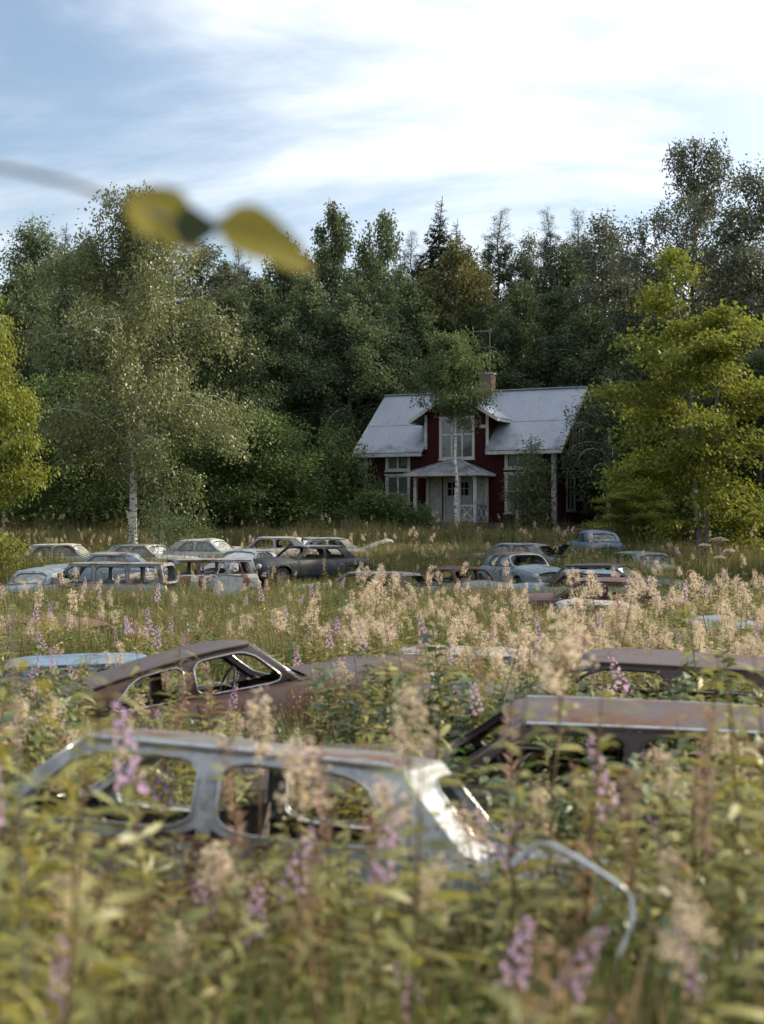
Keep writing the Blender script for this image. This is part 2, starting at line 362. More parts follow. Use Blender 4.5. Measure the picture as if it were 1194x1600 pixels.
    b = MB(); b.box(0.05, LH-.05, 0.05, DH-.05, 2.8, 2.9); b.box(3.2, 3.3, 0.05, DH-.05, 0.3, ZW); b.box(0.05, LH-.05, 2.6, 2.7, 0.3, 4.1); b.build('inner_wall', M['dark'], H)
    # corner boards
    def corner(x0, x1, y0, y1, z0, z1): bb = MB(); bb.box(x0, x1, y0, y1, z0, z1); bb.build('corner_board', M['trim'], H)
    corner(-.035, .16, -.04, -.002, .25, ZW-.05); corner(-.04, -.002, .003, .16, .25, ZW-.05)
    corner(LH-.17, LH+.035, -.04, -.002, .25, ZW-.05); corner(LH+.002, LH+.04, .003, .18, .25, ZW-.05); corner(LH+.002, LH+.04, DH-.18, DH+.03, .25, ZW-.05)
    corner(DS0-.04, DS0+.11, -.041, -.026, ZW-.2, 5.72); corner(DS1-.11, DS1+.04, -.041, -.026, ZW-.2, 5.72)
    # ---- roof sheets, corrugated
    def sheet(s0, s1, y0, y1, off, name, back=False):
        bb = MB(); n = int((s1 - s0) / 0.03); rows = []
        for y in (y0, (y0+y1)/2, y1):
            z = ZW + SL * y if not back else ZW + SL * (7 - y)
            rows.append([(s0+(s1-s0)*i/n, y, z + off + 0.012*math.cos(2*math.pi*(s0+(s1-s0)*i/n)/0.12)) for i in range(n+1)])
        bb.grid(rows); return bb.build(name, M['sheet'], H)
    for s0, s1 in ((-.5, DS0+.02), (DS1-.02, LH+.5)):
        sheet(s0, s1, -0.45, 1.45, 0.03, 'roof_sheet'); sheet(s0, s1, 1.35, 3.5, 0.05, 'roof_sheet')
    sheet(DS0+.02, DS1-.02, 1.9, 3.5, 0.045, 'roof_sheet')
    sheet(-.5, LH+.5, 3.5, 7.45, 0.03, 'roof_sheet', True)
    b = MB(); b.beam((-.52, 3.5, ZR+.06), (LH+.52, 3.5, ZR+.06), 0.26, 0.05); b.build('ridge_cap', M['sheet'], H)
    for s0, s1 in ((-.5, DS0-.03), (DS1+.03, LH+.5)):                   # eave boards
        b = MB(); b.box(s0, s1, -.44, -.40, ZW-.375-.17, ZW-.375); b.build('eave_board', M['trim'], H)
        b = MB(); b.box(s0, s1, -.399, -.02, ZW-.50, ZW-.47); b.build('soffit', M['wood'], H)
    for s in (-.5, LH+.5):                                              # barge boards
        b = MB()
        b.beam((s, -.46, ZW-.46*SL-.07), (s, 3.5, ZR-.07), 0.04, 0.18); b.beam((s, 3.5, ZR-.07), (s, 7.46, ZW-.46*SL-.07), 0.04, 0.18)
        b.build('barge_board', M['trim'], H)
        x0, x1 = (s, 0) if s < 0 else (LH, s)
        b = MB(); b.add([(x0,-.4,ZW-.33-.06),(x1,-.4,ZW-.33-.06),(x1,3.5,ZR-.06),(x0,3.5,ZR-.06)], [(0,1,2,3)]); b.add([(x0,3.5,ZR-.06),(x1,3.5,ZR-.06),(x1,7.4,ZW-.39),(x0,7.4,ZW-.39)], [(0,1,2,3)])
        b.build('soffit', M['wood'], H)
    # cross gable roof
    for sg in (-1, 1):
        bb = MB(); n = 96; rows = []
        yb = lambda z: (z - ZW) / SL + 0.12
        for k in range(7):
            ds = 2.38 * k / 6; z = DZR - DSL * ds; y1 = min(max(yb(z), 0.5), 3.4)
            rows.append([(DC + sg*ds, -.5 + (y1+.5)*i/n, z + .035 + .012*math.cos(2*math.pi*(-.5+(y1+.5)*i/n)/.12)) for i in range(n+1)])
        bb.grid(rows); bb.build('cross_gable_roof', M['sheet'], H)
        b = MB(); b.beam((DC, -.5, DZR-.05), (DC+sg*2.4, -.5, DZE-.065), 0.04, 0.17); b.build('barge_board', M['trim'], H)
        b = MB(); b.add([(DC+sg*1.7,-.48,DZR-1.02-.03),(DC+sg*2.36,-.48,DZE-.03),(DC+sg*2.36,1.4,DZE-.03),(DC+sg*1.7,1.9,DZR-1.02-.03)], [(0,1,2,3)]); b.build('soffit', M['wood'], H)
        b = MB(); b.box(min(DC+sg*2.36,DC+sg*2.40), max(DC+sg*2.36,DC+sg*2.40), -.5, 1.5, DZE-.14, DZE+.0); b.build('eave_board', M['trim'], H)
    b = MB(); b.beam((DC, -.52, DZR+.06), (DC, 3.2, DZR+.06), 0.24, 0.05); b.build('ridge_cap', M['sheet'], H)
    # ---- windows
    def window(a0, a1, z0, z1, cols, rows, curtain=None, gable=False, boarded=0.0):
        w = a1 - a0; h = z1 - z0
        rot = (0, 0, R(90)) if gable else (0, 0, 0)
        loc = (LH, a0, z0) if gable else (a0, 0, z0)
        c = 0.11; b = MB()
        b.box(-c, 0.0, -.05, .06, -c, h+c); b.box(w, w+c, -.05, .06, -c, h+c); b.box(0.0, w, -.05, .06, h, h+c); b.box(0.0, w, -.05, .06, -c, 0)
        b.box(-c-.05, w+c+.05, -.09, -.052, -c-.03, -c+.03); b.box(-c-.04, w+c+.04, -.08, -.052, h+c-.03, h+c+.03)
        W = b.build('window', M['trim'], H, loc, rot)
        zb = h * boarded
        if boarded:
            for k in range(6):
                bb = MB(); bb.box(w*k/6+.004, w*(k+1)/6-.004, -.03-.006*(k%2), 0.0, 0.0, zb); bb.build('board', M['wood'], W)
        xs = [w*i/cols for i in range(cols+1)]; zs = [zb] + [zb+(h-zb)*r for r in rows]
        s = MB(); t = .045
        for i, x in enumerate(xs):
            hw = t if 0 < i < cols else t*.9
            s.box(max(0,x-hw), min(w,x+hw), -.02, .03, zb, h)
        for z in zs: s.box(.003, w-.003, -.017, .027, max(zb+.001,z-t*.8), min(h-.001,z+t*.8))
        s.build('sash', M['trim'], W)
        for i in range(cols):
            for j in range(len(zs)-1):
                p = MB(); p.box(xs[i]+t, xs[i+1]-t, .004, .010, zs[j]+t*.8, zs[j+1]-t*.8); p.build('pane', M['pane'], W)
        if curtain:
            for (u0, u1, v0, v1, gather) in curtain:
                cb = MB(); n = 40; rws = []
                for q in range(7):
                    v = v0 + (v1-v0)*q/6; sq = 1 - gather*math.sin(math.pi*min(1,(v-v0)/(v1-v0)*1.0))*.5
                    e0, e1 = (u0, u0+(u1-u0)*sq) if gather >= 0 else (u1-(u1-u0)*(1-abs(gather)*math.sin(math.pi*(v-v0)/(v1-v0))*.5), u1)
                    rws.append([(w*(e0+(e1-e0)*i/n), .13+.02*math.sin(i*1.1), zb+(h-zb)*v) for i in range(n+1)])
                cb.grid(rws); cb.build('curtain', M['curtain'], W)
        return W
    window(*dw, 3, (0.60, 1.0), [(0.02,.30,0.08,1,.0),(.3,.5,.22,1,.9),(.5,.66,.55,1,-.4),(.66,.98,.3,1,.25)])
    window(*wu, 2, (1.0,), [(0.0,.45,0,1,.3),(.55,1,0.2,1,-.3)])
    window(*wl, 2, (1.0,), [(0.0,.42,0,1,.4),(.5,1,0,1,.05)], boarded=0.50)
    window(*wru, 2, (1.0,), [(0.05,.5,0,1,.2),(.55,1,0,1,.2)])
    window(*wr, 2, (0.55, 1.0), [(0.0,.48,0,1,.1),(.52,1,0,1,.1)])
    window(*gw[0], 2, (0.62, 1.0), [(0.0,.5,0,1,.4),(.5,1,0,1,-.4)], True); window(*gw[1], 2, (0.62, 1.0), [(0.0,1,0.0,.7,.1)], True); window(*gw[2], 3, (1.0,), None, True)
    b = MB(); b.box(6.40, 6.72, -.05, -.027, 4.98, 5.14); b.build('name_plate', M['trim'], H)
    # ---- porch
    px0, px1, pd = 3.63, 6.80, 1.65
    b = MB(); b.box(px0-.1, px1+.1, -pd-.1, -.03, 0.12, 0.30); P = b.build('porch', M['wood'], H)
    for (x, y) in ((px0, -pd), (px1, -pd), (5.98, -pd), (px0, -.12), (px1, -.12)):
        b = MB(); b.box(x-.075, x+.075, y-.075, y+.075, .30, 2.52); b.box(x-.095, x+.095, y-.095, y+.095, 2.40, 2.46); b.build('porch_post', M['trim'], P)
    b = MB()
    for y in (-pd,): b.box(px0-.08, px1+.08, y-.06, y+.06, 2.521, 2.66)
    for x in (px0, px1): b.box(x-.06, x+.06, -pd+.061, -.03, 2.522, 2.659)
    b.build('porch_beam', M['trim'], P)
    b = MB(); ax, az = (DC+.08, 3.42); e0, e1, ey, ez = px0-.42, px1+.42, -pd-.45, 2.70
    b.add([(e0,ey,ez),(e1,ey,ez),(ax+.25,-.03-.35,az),(ax-.25,-.03-.35,az)], [(0,1,2,3)])
    b.add([(e0,ey,ez),(ax-.25,-.38,az),(ax-.25,-.03,az),(e0,-.03,ez)], [(0,1,2,3)]); b.add([(e1,ey,ez),(e1,-.03,ez),(ax+.25,-.03,az),(ax+.25,-.38,az)], [(0,1,2,3)])
    b.add([(e0,ey,ez-.03),(e1,ey,ez-.03),(e1,-.03,ez-.03),(e0,-.03,ez-.03)], [(3,2,1,0)])
    b.build('porch_roof', M['sheet'], P)
    b = MB(); b.beam((e0,ey,ez+.02),(ax-.25,-.38,az+.02),.12,.03); b.beam((e1,ey,ez+.02),(ax+.25,-.38,az+.02),.12,.03); b.build('hip_cap', M['sheet'], P)
    b = MB(); b.box(e0,e1,ey-.03,ey,ez-.13,ez+.01); b.box(e1,e1+.03,ey,-.03,ez-.13,ez+.01); b.box(e0-.03,e0,ey,-.03,ez-.13,ez+.01); b.build('porch_eave_board', M['trim'], P)
    def rail(p, q, mat):
        b = MB(); p = Vector(p); q = Vector(q); z0, z1 = Vector((0,0,.42)), Vector((0,0,1.12))
        b.beam(p+z0,q+z0,.05,.06); b.beam(p+z1,q+z1,.06,.07); b.beam(p+z0,q+z1,.03,.05); b.beam(p+z1+Vector((.001,.012,0)),q+z0+Vector((.001,.012,0)),.03,.05)
        b.build('railing', mat, P)
    rail((5.98+.08,-pd,0), (px1-.08,-pd,0), M['trim']); rail((px1,-pd+.08,0), (px1,-pd/2,0), M['wood']); rail((px1,-pd/2,0), (px1,-.2,0), M['wood'])
    b = MB(); b.box(4.0, 5.7, -pd-.45, -pd-.11, -.05, .14); b.build('porch_step', M['stone'], P)
    # white board panelling behind the porch
    a = px0 + .08; k = 0
    while a < px1 - .08:
        if not (dr[0]-.16 < a+.065 < dr[1]+.16):
            b = MB(); b.box(a, a+.125, -.032-.004*(k%2), -.026, .31, 2.62); b.build('panel_board', M['trim'], P)
        a += .13; k += 1
    # double door
    D = MB(); D.box(dr[0]-.12, dr[0], -.06, .05, .31, 2.54); D.box(dr[1], dr[1]+.12, -.06, .05, .31, 2.54); D.box(dr[0], dr[1], -.06, .05, 2.42, 2.54)
    D = D.build('door_frame', M['trim'], H)
    mid = (dr[0]+dr[1])/2
    for (x0, x1) in ((dr[0]+.01, mid-.005), (mid+.005, dr[1]-.01)):
        b = MB(); z0, z1, zg = .32, 2.41, 1.60
        b.box(x0, x1, -.01, .03, z0, zg); b.box(x0, x0+.09, -.01, .03, zg, z1); b.box(x1-.09, x1, -.01, .03, zg, z1); b.box(x0+.09, x1-.09, -.01, .03, z1-.1, z1); b.box(x0+.09, x1-.09, -.01, .03, zg, zg+.05)
        xm = (x0+x1)/2; b.box(xm-.02, xm+.02, -.005, .025, zg+.05, z1-.1); b.box(x0+.09, x1-.09, -.004, .024, (zg+z1)/2-.03, (zg+z1)/2+.01)
        for (pz0, pz1) in ((.45, .85), (.95, 1.45)): b.box(x0+.1, x1-.1, -.03, -.011, pz0, pz1)
        b.build('door', M['trim'], D)
    b = MB(); b.beam((mid-.05,-.06,1.3),(mid-.05,-.06,1.42),.02,.03); b.beam((mid-.05,-.07,1.38),(mid-.16,-.07,1.37),.018,.018); b.build('door_handle', M['black'], D)
    # chimney of bricks, antenna
    C = MB(); C.box(5.1, 5.72, 3.2, 3.8, 6.4, 8.02); C = C.build('chimney', M['mortar'], H)
    me = None; z = 6.95; row = 0
    bm_ = MB(); bm_.box(-.098, .098, -.05, .05, -.03, .03); bme = bm_.mesh('brick', M['brick'])
    while z < 8.0:
        for side in range(4):
            for k in range(3):
                u = .105 + .205*k + (0.0 if row % 2 else -.03)
                if side == 0: p, rz = (5.1+u, 3.2-.0+.03, z), 0
                elif side == 1: p, rz = (5.1+u, 3.8-.03, z), 0
                elif side == 2: p, rz = (5.1+.03, 3.2+u-.01, z), R(90)
                else: p, rz = (5.72-.03, 3.2+u-.01, z), R(90)
                link('brick', bme, C, p, (0, 0, rz))
        z += .073; row += 1
    b = MB(); b.box(5.04, 5.78, 3.14, 3.86, 8.02, 8.10); b.build('chimney_cap', M['mortar'], C)
    A = MB(); A.tube([(5.62, 3.3, 7.3), (5.62, 3.3, 10.35)], .022, 6); A = A.build('aerial_mast', M['steel'], H)
    b = MB(); b.tube([(4.45, 3.3, 10.25), (5.75, 3.3, 10.28)], .015, 5)
    for k in range(9): b.tube([(4.5+.14*k, 3.3-.2-.012*k, 10.26), (4.5+.14*k, 3.3+.2+.012*k, 10.26)], .008, 4)
    b.tube([(5.55,3.1,10.5),(5.8,3.3,10.27),(5.55,3.5,10.05)], .012, 4); b.build('aerial', M['steel'], A)
    b = MB(); b.tube([(5.0,3.3,9.42),(5.85,3.3,9.40),(5.95,3.3,9.3)], .013, 5)
    for k in range(4): b.tube([(5.05+.2*k, 3.05, 9.41), (5.05+.2*k, 3.55, 9.41)], .008, 4)
    b.build('aerial', M['steel'], A)
    return H
build_house()

# ================================================================== foliage machinery
def unit(a): return a / np.maximum(np.linalg.norm(a, axis=-1, keepdims=True), 1e-9)
def leaf_mesh(name, C, A, Nn, ln, wd, rnd, mat, lance=False, bend=0.25):
    """leaf-sized faces: base points C, axes A, rough normals Nn, lengths, half widths"""
    C = np.asarray(C, float); n = len(C); A = unit(np.asarray(A, float)); S = unit(np.cross(A, np.asarray(Nn, float)))
    Up = np.cross(S, A); ln = np.broadcast_to(np.asarray(ln, float), (n,))[:, None]; wd = np.broadcast_to(np.asarray(wd, float), (n,))[:, None]
    if lance:
        k = 6
        V = np.stack([C, C + A*ln*.33 + S*wd, C + A*ln*.33 - S*wd, C + A*ln*.68 + S*wd*.8 - Up*ln*bend*.35, C + A*ln*.68 - S*wd*.8 - Up*ln*bend*.35, C + A*ln*.96 - Up*ln*bend], 1)
        b = np.arange(n)[:, None] * k
        loops = np.concatenate([b + np.array([0, 2, 1]), b + np.array([1, 2, 4, 3]), b + np.array([3, 4, 5])], 1)
        tot = np.tile(np.array([3, 4, 3]), n)
    else:
        k = 4
        V = np.stack([C, C + A*ln*.45 + S*wd, C + A*ln, C + A*ln*.45 - S*wd], 1)
        loops = np.arange(n * 4).reshape(n, 4); tot = np.full(n, 4)
    me = bpy.data.meshes.new(name); V = V.reshape(-1, 3).astype(np.float32); loops = loops.reshape(-1).astype(np.int32)
    me.vertices.add(len(V)); me.vertices.foreach_set('co', V.ravel())
    me.loops.add(len(loops)); me.loops.foreach_set('vertex_index', loops)
    st = np.concatenate([[0], np.cumsum(tot)[:-1]]).astype(np.int32)
    me.polygons.add(len(tot)); me.polygons.foreach_set('loop_start', st)
    at_ = me.attributes.new('rnd', 'FLOAT', 'POINT'); at_.data.foreach_set('value', np.repeat(np.clip(rnd, 0, 1), k).astype(np.float32))
    me.materials.append(mat); me.update(calc_edges=True); me.validate(); return me

def poly_at(pts, u):
    i = min(int(u * (len(pts) - 1)), len(pts) - 2); f = u * (len(pts) - 1) - i
    return pts[i] * (1 - f) + pts[i + 1] * f
def limb(rng, p0, az, el, length, k=6, droop=0.5):
    pts = [np.array(p0, float)]; d = np.array([math.cos(az)*math.cos(el), math.sin(az)*math.cos(el), math.sin(el)])
    for i in range(k):
        d = d + rng.normal(0, .10, 3) + np.array([0, 0, -droop * (i + 1) / k * .5]); d /= np.linalg.norm(d)
        pts.append(pts[-1] + d * length / k)
    return pts
def gen_tree(kind, h, r, seed, nleaf, ll, lw, cb=0.15, trunk_r=None, stems=1, lean=0.0, wid=0.42, droop=0.6):
    """returns (trunk MB, leaf arrays C, A, N, rnd)"""
    rng = np.random.default_rng(seed); T = MB(); tr = trunk_r or h * .011
    C, A, Nn, Q = [], [], [], []
    trunks = []
    for s in range(stems):
        az = rng.uniform(0, 6.28); ln = (lean if stems == 1 else rng.uniform(.05, .13)) * h
        hh = h * (1 if s == 0 else rng.uniform(.72, .95)); wob = rng.normal(0, .012 * h, (11, 2)); wob[0] = 0
        pts = [np.array([math.cos(az)*ln*(t**1.4) + wob[i,0]*t, math.sin(az)*ln*(t**1.4) + wob[i,1]*t, hh*t]) for i, t in enumerate(np.linspace(0, 1, 11))]
        if stems > 1: pts = [p + np.array([math.cos(az), math.sin(az), 0]) * .12 for p in pts]
        rad = [tr * (1 if s == 0 else .75) * (1.25 if i == 0 else 1) * (1 - .93 * i / 10) + .006 for i in range(11)]
        T.tube(pts, rad, 8); trunks.append((pts, hh))
    def put(c, a, n, q): C.append(c); A.append(a); Nn.append(n); Q.append(q)
    if kind in ('birch', 'broad', 'maple'):
        nl = {'birch': 54, 'broad': 60, 'maple': 64}[kind]
        limbs = []
        for i in range(nl):
            pts, hh = trunks[i % stems]; rel = (i // stems + .5) / (nl / stems); t = cb + (1 - cb) * rel ** .9
            prof = math.sin(math.pi * min(1, (wid * 0.28 + rel * (1 - wid * .28)) ** (math.log(.5) / math.log(wid)))) ** .75
            if kind != 'birch': prof = max(prof, .25)
            L_ = max(.35, r * (prof * rng.uniform(.72, 1.12)))
            az = i * 2.399 + rng.normal(0, .35); el = {'birch': .55 + .55*rel, 'broad': .35 + .7*rel, 'maple': .25 + .6*rel}[kind] + rng.normal(0, .12)
            p0 = poly_at(pts, min(.985, t)); lp = limb(rng, p0, az, el, L_ * 1.12, 6, droop if kind == 'birch' else .35)
            T.tube(lp, [max(.004, tr * .34 * (1 - t * .6) * (1 - k / 7.2)) for k in range(7)], 4, cap=False)
            limbs.append((lp, L_))
        wts = np.array([l for _, l in limbs]); wts /= wts.sum()
        if kind == 'birch':
            per = 14; ns = nleaf // per; pick = rng.choice(len(limbs), ns, p=wts)
            for j in pick:
                lp, L_ = limbs[j]; u = 1 - rng.uniform(0, .96) ** 1.3 * .92; p = poly_at(lp, min(u, .999)) + rng.normal(0, .10 + .06 * L_, 3)
                sl = rng.uniform(.3, 1.0) * droop * 1.9 * (.5 + .12 * r); tt = rng.uniform(0, 1, per)
                sw = rng.normal(0, .14, 3); q = rng.uniform(0, 1)
                c = p + np.outer(tt * sl, np.array([sw[0], sw[1], -1])) + rng.normal(0, .05 + ll * .45, (per, 3))
                put(c, np.array([0, 0, -.75]) + rng.normal(0, .6, (per, 3)), rng.normal(0, 1, (per, 3)), q * .5 + rng.uniform(0, .5, per))
        else:
            per = 22; ns = nleaf // per; pick = rng.choice(len(limbs), ns, p=wts)
            for j in pick:
                lp, L_ = limbs[j]; u = 1 - rng.uniform(0, 1) ** 1.4 * .75; p = poly_at(lp, min(u, .999)) + rng.normal(0, .05 + .09 * L_, 3) * np.array([1, 1, .55])
                q = rng.uniform(0, 1); flat = .10 if kind == 'maple' else .22
                c = p + rng.normal(0, 1, (per, 3)) * np.array([.30, .30, flat]) * (1 + .05 * r)
                out = unit(c - np.array([0, 0, 1]) * c[:, 2:3] * 1.0 + 1e-6)
                put(c, out * .7 + np.array([0, 0, -.35]) + rng.normal(0, .5, (per, 3)), np.array([0, 0, 1.0]) + rng.normal(0, .45, (per, 3)), q * .6 + rng.uniform(0, .4, per))
    elif kind == 'spruce':
        z = h * cb
        while z < h * .985:
            t = z / h; R_ = r * (1 - t) ** .68 * rng.uniform(.75, 1.15) + .06
            for k in range(7):
                az = rng.uniform(0, 6.28); L_ = R_ * rng.uniform(.7, 1.1)
                el = .25 - .55 * (1 - t) + rng.normal(0, .08); lp = limb(rng, (0, 0, z + rng.normal(0, .1)), az, el, L_, 5, .25 - .5 * t)
                T.tube(lp, [.02 * (1 - i / 6) * (1 + L_ * .2) for i in range(6)], 3, cap=False)
                nn = max(6, int(nleaf * L_ / (h / .30 * 7 * r * .52)))
                u = rng.uniform(.12, 1, nn); P = np.array([poly_at(lp, min(x, .999)) for x in u])
                od = np.array([math.cos(az), math.sin(az), 0]); sd = np.array([-od[1], od[0], 0]); s_ = rng.choice([-1, 1], nn)[:, None]
                P = P + sd * s_ * (rng.uniform(0, .16, nn) * L_ * (1.05 - u))[:, None]
                put(P, od * .6 + sd * s_ * .7 + np.array([0, 0, -.45]) + rng.normal(0, .28, (nn, 3)), np.array([0, 0, 1.]) + rng.normal(0, .5, (nn, 3)), rng.uniform(0, 1) * .5 + rng.uniform(0, .5, nn))
            z += .30
    elif kind == 'pine':
        nb = 64
        for i in range(nb):
            rel = (i + .5) / nb; t = cb + (1 - cb) * rel; L_ = (r * (1 - rel) ** .7 + .12) * rng.uniform(.55, 1.15)
            az = i * 2.4 + rng.normal(0, .4); lp = limb(rng, poly_at(trunks[0][0], min(.99, t)), az, .15 + .6 * rel, L_, 5, -.25)
            T.tube(lp, [.035 * (1 - k / 6) for k in range(6)], 4, cap=False)
            for q_ in range(max(3, int(9 * L_ / r))):
                p = poly_at(lp, 1 - rng.uniform(0, .65)) + rng.normal(0, .22, 3); nn = max(5, nleaf // (nb * 6)); q = rng.uniform(0, 1)
                d = unit(rng.normal(0, 1, (nn, 3)) + np.array([0, 0, .5]))
                put(p + d * rng.uniform(0, .34, (nn, 1)), d, rng.normal(0, 1, (nn, 3)), q * .6 + rng.uniform(0, .4, nn))
    elif kind == 'bush':
        per = 20; ncl = nleaf // per
        for i in range(ncl):
            v = unit(rng.normal(0, 1, 3)); v[2] = abs(v[2]); f = rng.uniform(.45, 1.0) ** .6
            lob = 1 + .22 * math.sin(3 * math.atan2(v[1], v[0]) + seed) + .18 * math.sin(5 * v[2] + 2 * seed + 4 * v[0])
            p = np.array([v[0]*r*f*lob, v[1]*r*f*lob, h * (.08 + .92 * v[2] * f * min(1.05, lob))]); q = rng.uniform(0, 1)
            c = p + rng.normal(0, 1, (per, 3)) * np.array([.22, .22, .16]) * (.6 + .16 * r)
            put(c, unit(np.array([v[0], v[1], .1])) * .6 + np.array([0, 0, -.25]) + rng.normal(0, .6, (per, 3)), np.array([0, 0, .8]) + v * .4 + rng.normal(0, .6, (per, 3)), q * .6 + rng.uniform(0, .4, per))
            if i % max(1, ncl // 26) == 0:
                T.tube([np.array([v[0]*.08, v[1]*.08, -.05]), p * np.array([.45, .45, .6]), p], [.03, .018, .006], 4, cap=False)
    C = np.concatenate(C); A = np.concatenate(A); Nn = np.concatenate(Nn); Q = np.concatenate(Q)
    ln = ll * rng.uniform(.7, 1.25, len(C))
    if kind in ('spruce', 'pine'): ln *= np.clip((h - C[:, 2]) / 3.5, .3, 1)
    return T, C, A, Nn, ln, lw * ln / ll, Q

def barkmat(name, c1, c2, scale, vs, p):
    return plainmat(name, c1, c2, scale, 0.85, 0, 0.5, vs, 0.2, p)
M['birchbark'] = barkmat('white birch bark', (0.56, 0.55, 0.52), (0.05, 0.045, 0.04), 5.0, (1.0, 1.0, 3.2), (0.53, 0.60))
M['bark'] = barkmat('grey brown bark', (0.15, 0.125, 0.10), (0.075, 0.06, 0.05), 7.0, (3, 3, .6), (0.35, 0.65))
M['greybark'] = barkmat('smooth grey bark', (0.30, 0.29, 0.26), (0.18, 0.17, 0.15), 6.0, (2, 2, 1), (0.35, 0.65))
M['L_birch'] = leafmat('birch leaves in late summer', (0.075, 0.105, 0.034), (0.28, 0.29, 0.12), 0.40, 0.12, 0.1)
M['L_forest'] = leafmat('forest birch leaves', (0.052, 0.095, 0.044), (0.14, 0.17, 0.07), 0.34, 0.06, 0.28)
M['L_olive'] = leafmat('yellowing forest leaves', (0.095, 0.11, 0.035), (0.20, 0.19, 0.065), 0.35, 0.05, 0.15)
M['L_grey'] = leafmat('grey green aspen leaves', (0.085, 0.105, 0.065), (0.17, 0.18, 0.11), 0.3, 0.10, 0.15)
M['L_spruce'] = leafmat('spruce needles', (0.022, 0.042, 0.024), (0.055, 0.078, 0.038), 0.12, 0.05, 0.2)
M['L_pine'] = leafmat('pine needles', (0.036, 0.054, 0.032), (0.085, 0.105, 0.06), 0.12, 0.06, 0.2)
M['L_maple'] = leafmat('yellow green maple leaves', (0.11, 0.165, 0.028), (0.34, 0.35, 0.065), 0.42, 0.05, 0.08, (0.26, 0.28, 0.03))
M['L_bush'] = leafmat('dark green shrub leaves', (0.055, 0.105, 0.032), (0.18, 0.235, 0.07), 0.3, 0.06, 0.2)
M['L_young'] = leafmat('fresh green birch leaves', (0.065, 0.11, 0.035), (0.17, 0.21, 0.075), 0.4, 0.07, 0.1)

_proto = {}
def tree_meshes(key, kind, mat, bark, *a, **k):
    T, C, A, Nn, ln, wd, Q = gen_tree(kind, *a, **k)
    _proto[key] = (T.mesh(key + '_trunk', M[bark]), leaf_mesh(key + '_crown', C, A, Nn, ln, wd, Q, M[mat]))
def put_tree(key, name, label, cat, x, y, rz=0.0, s=1.0, sz=None, group=None, crown='crown', sink=0.1, tilt=(0, 0)):
    tm, cm = _proto[key]
    o = empty(name, (x, y, float(G(x, y)) - sink), (tilt[0], tilt[1], rz)); o.scale = (s, s, sz or s)
    link('trunk' if crown == 'crown' else 'stems', tm, o); link(crown, cm, o)
    return tag(o, label, cat, group)

# prototypes: key, kind, leaf material, bark, height, radius, seed, leaves, leaf length, half width
tree_meshes('birch_big', 'birch', 'L_birch', 'birchbark', 15.0, 4.2, 3, 62000, .13, .042, cb=.22, wid=.40, droop=.75, trunk_r=.17)
tree_meshes('birch_f1', 'birch', 'L_forest', 'birchbark', 20.0, 3.3, 11, 30000, .21, .062, cb=.10, wid=.38, droop=.75)
tree_meshes('birch_f2', 'birch', 'L_forest', 'birchbark', 20.0, 3.9, 12, 32000, .21, .062, cb=.08, wid=.45, droop=.9)
tree_meshes('birch_olive', 'birch', 'L_olive', 'birchbark', 18.0, 3.6, 13, 26000, .20, .060, cb=.12, wid=.5, droop=.6)
tree_meshes('aspen', 'broad', 'L_grey', 'greybark', 18.0, 3.4, 14, 26000, .19, .065, cb=.12, wid=.5)
tree_meshes('broad_f', 'broad', 'L_forest', 'bark', 16.0, 4.4, 15, 30000, .20, .066, cb=.06, wid=.42)
tree_meshes('birch_right', 'birch', 'L_grey', 'bark', 21.0, 5.2, 16, 40000, .16, .046, cb=.14, wid=.42, droop=.5)
tree_meshes('spruce', 'spruce', 'L_spruce', 'bark', 22.0, 4.2, 17, 34000, .40, .055, cb=.06)
tree_meshes('spruce_b', 'spruce', 'L_spruce', 'bark', 22.0, 3.6, 18, 30000, .40, .055, cb=.10)
tree_meshes('pine', 'pine', 'L_pine', 'bark', 22.0, 4.2, 19, 34000, .34, .034, cb=.30)
tree_meshes('maple', 'maple', 'L_maple', 'greybark', 12.2, 3.2, 20, 31000, .18, .070, cb=.14, wid=.42, stems=3, trunk_r=.14)
tree_meshes('maple_b', 'maple', 'L_maple', 'greybark', 9.5, 3.2, 21, 36000, .15, .060, cb=.04, wid=.42, stems=2, trunk_r=.12)
tree_meshes('young_birch', 'birch', 'L_young', 'birchbark', 8.4, 1.8, 22, 18000, .105, .036, cb=.60, wid=.46, droop=.28, trunk_r=.10, lean=.03)
tree_meshes('weeping', 'birch', 'L_forest', 'birchbark', 9.0, 2.6, 23, 16000, .12, .034, cb=.28, wid=.5, droop=1.15, trunk_r=.13)
tree_meshes('bush_a', 'bush', 'L_bush', 'bark', 2.2, 1.5, 24, 7000, .13, .045)
tree_meshes('bush_b', 'bush', 'L_bush', 'bark', 4.2, 2.2, 25, 14000, .15, .052)
tree_meshes('bush_tall', 'bush', 'L_young', 'bark', 4.2, 1.15, 26, 8000, .11, .036)
tree_meshes('orchard', 'broad', 'L_bush', 'bark', 6.5, 3.0, 27, 20000, .15, .052, cb=.08, wid=.45)
tree_meshes('sapling', 'broad', 'L_young', 'greybark', 3.6, 1.2, 28, 2600, .09, .034, cb=.25, stems=3, trunk_r=.035)

def tx(px, d): return (px - CX) / F * d
def tree_at(key, name, label, cat, px, d, top=None, h0=None, rz=0.0, s=1.0, **k):
    """top: picture row of the tree top; h0: height of the prototype"""
    x = tx(px, d); sz = None
    if top is not None: sz = (ZC + (HOR - top) / F * d - float(G(x, d))) / h0
    return put_tree(key, name, label, cat, x, d, rz, s if top is None else s, sz, **k)

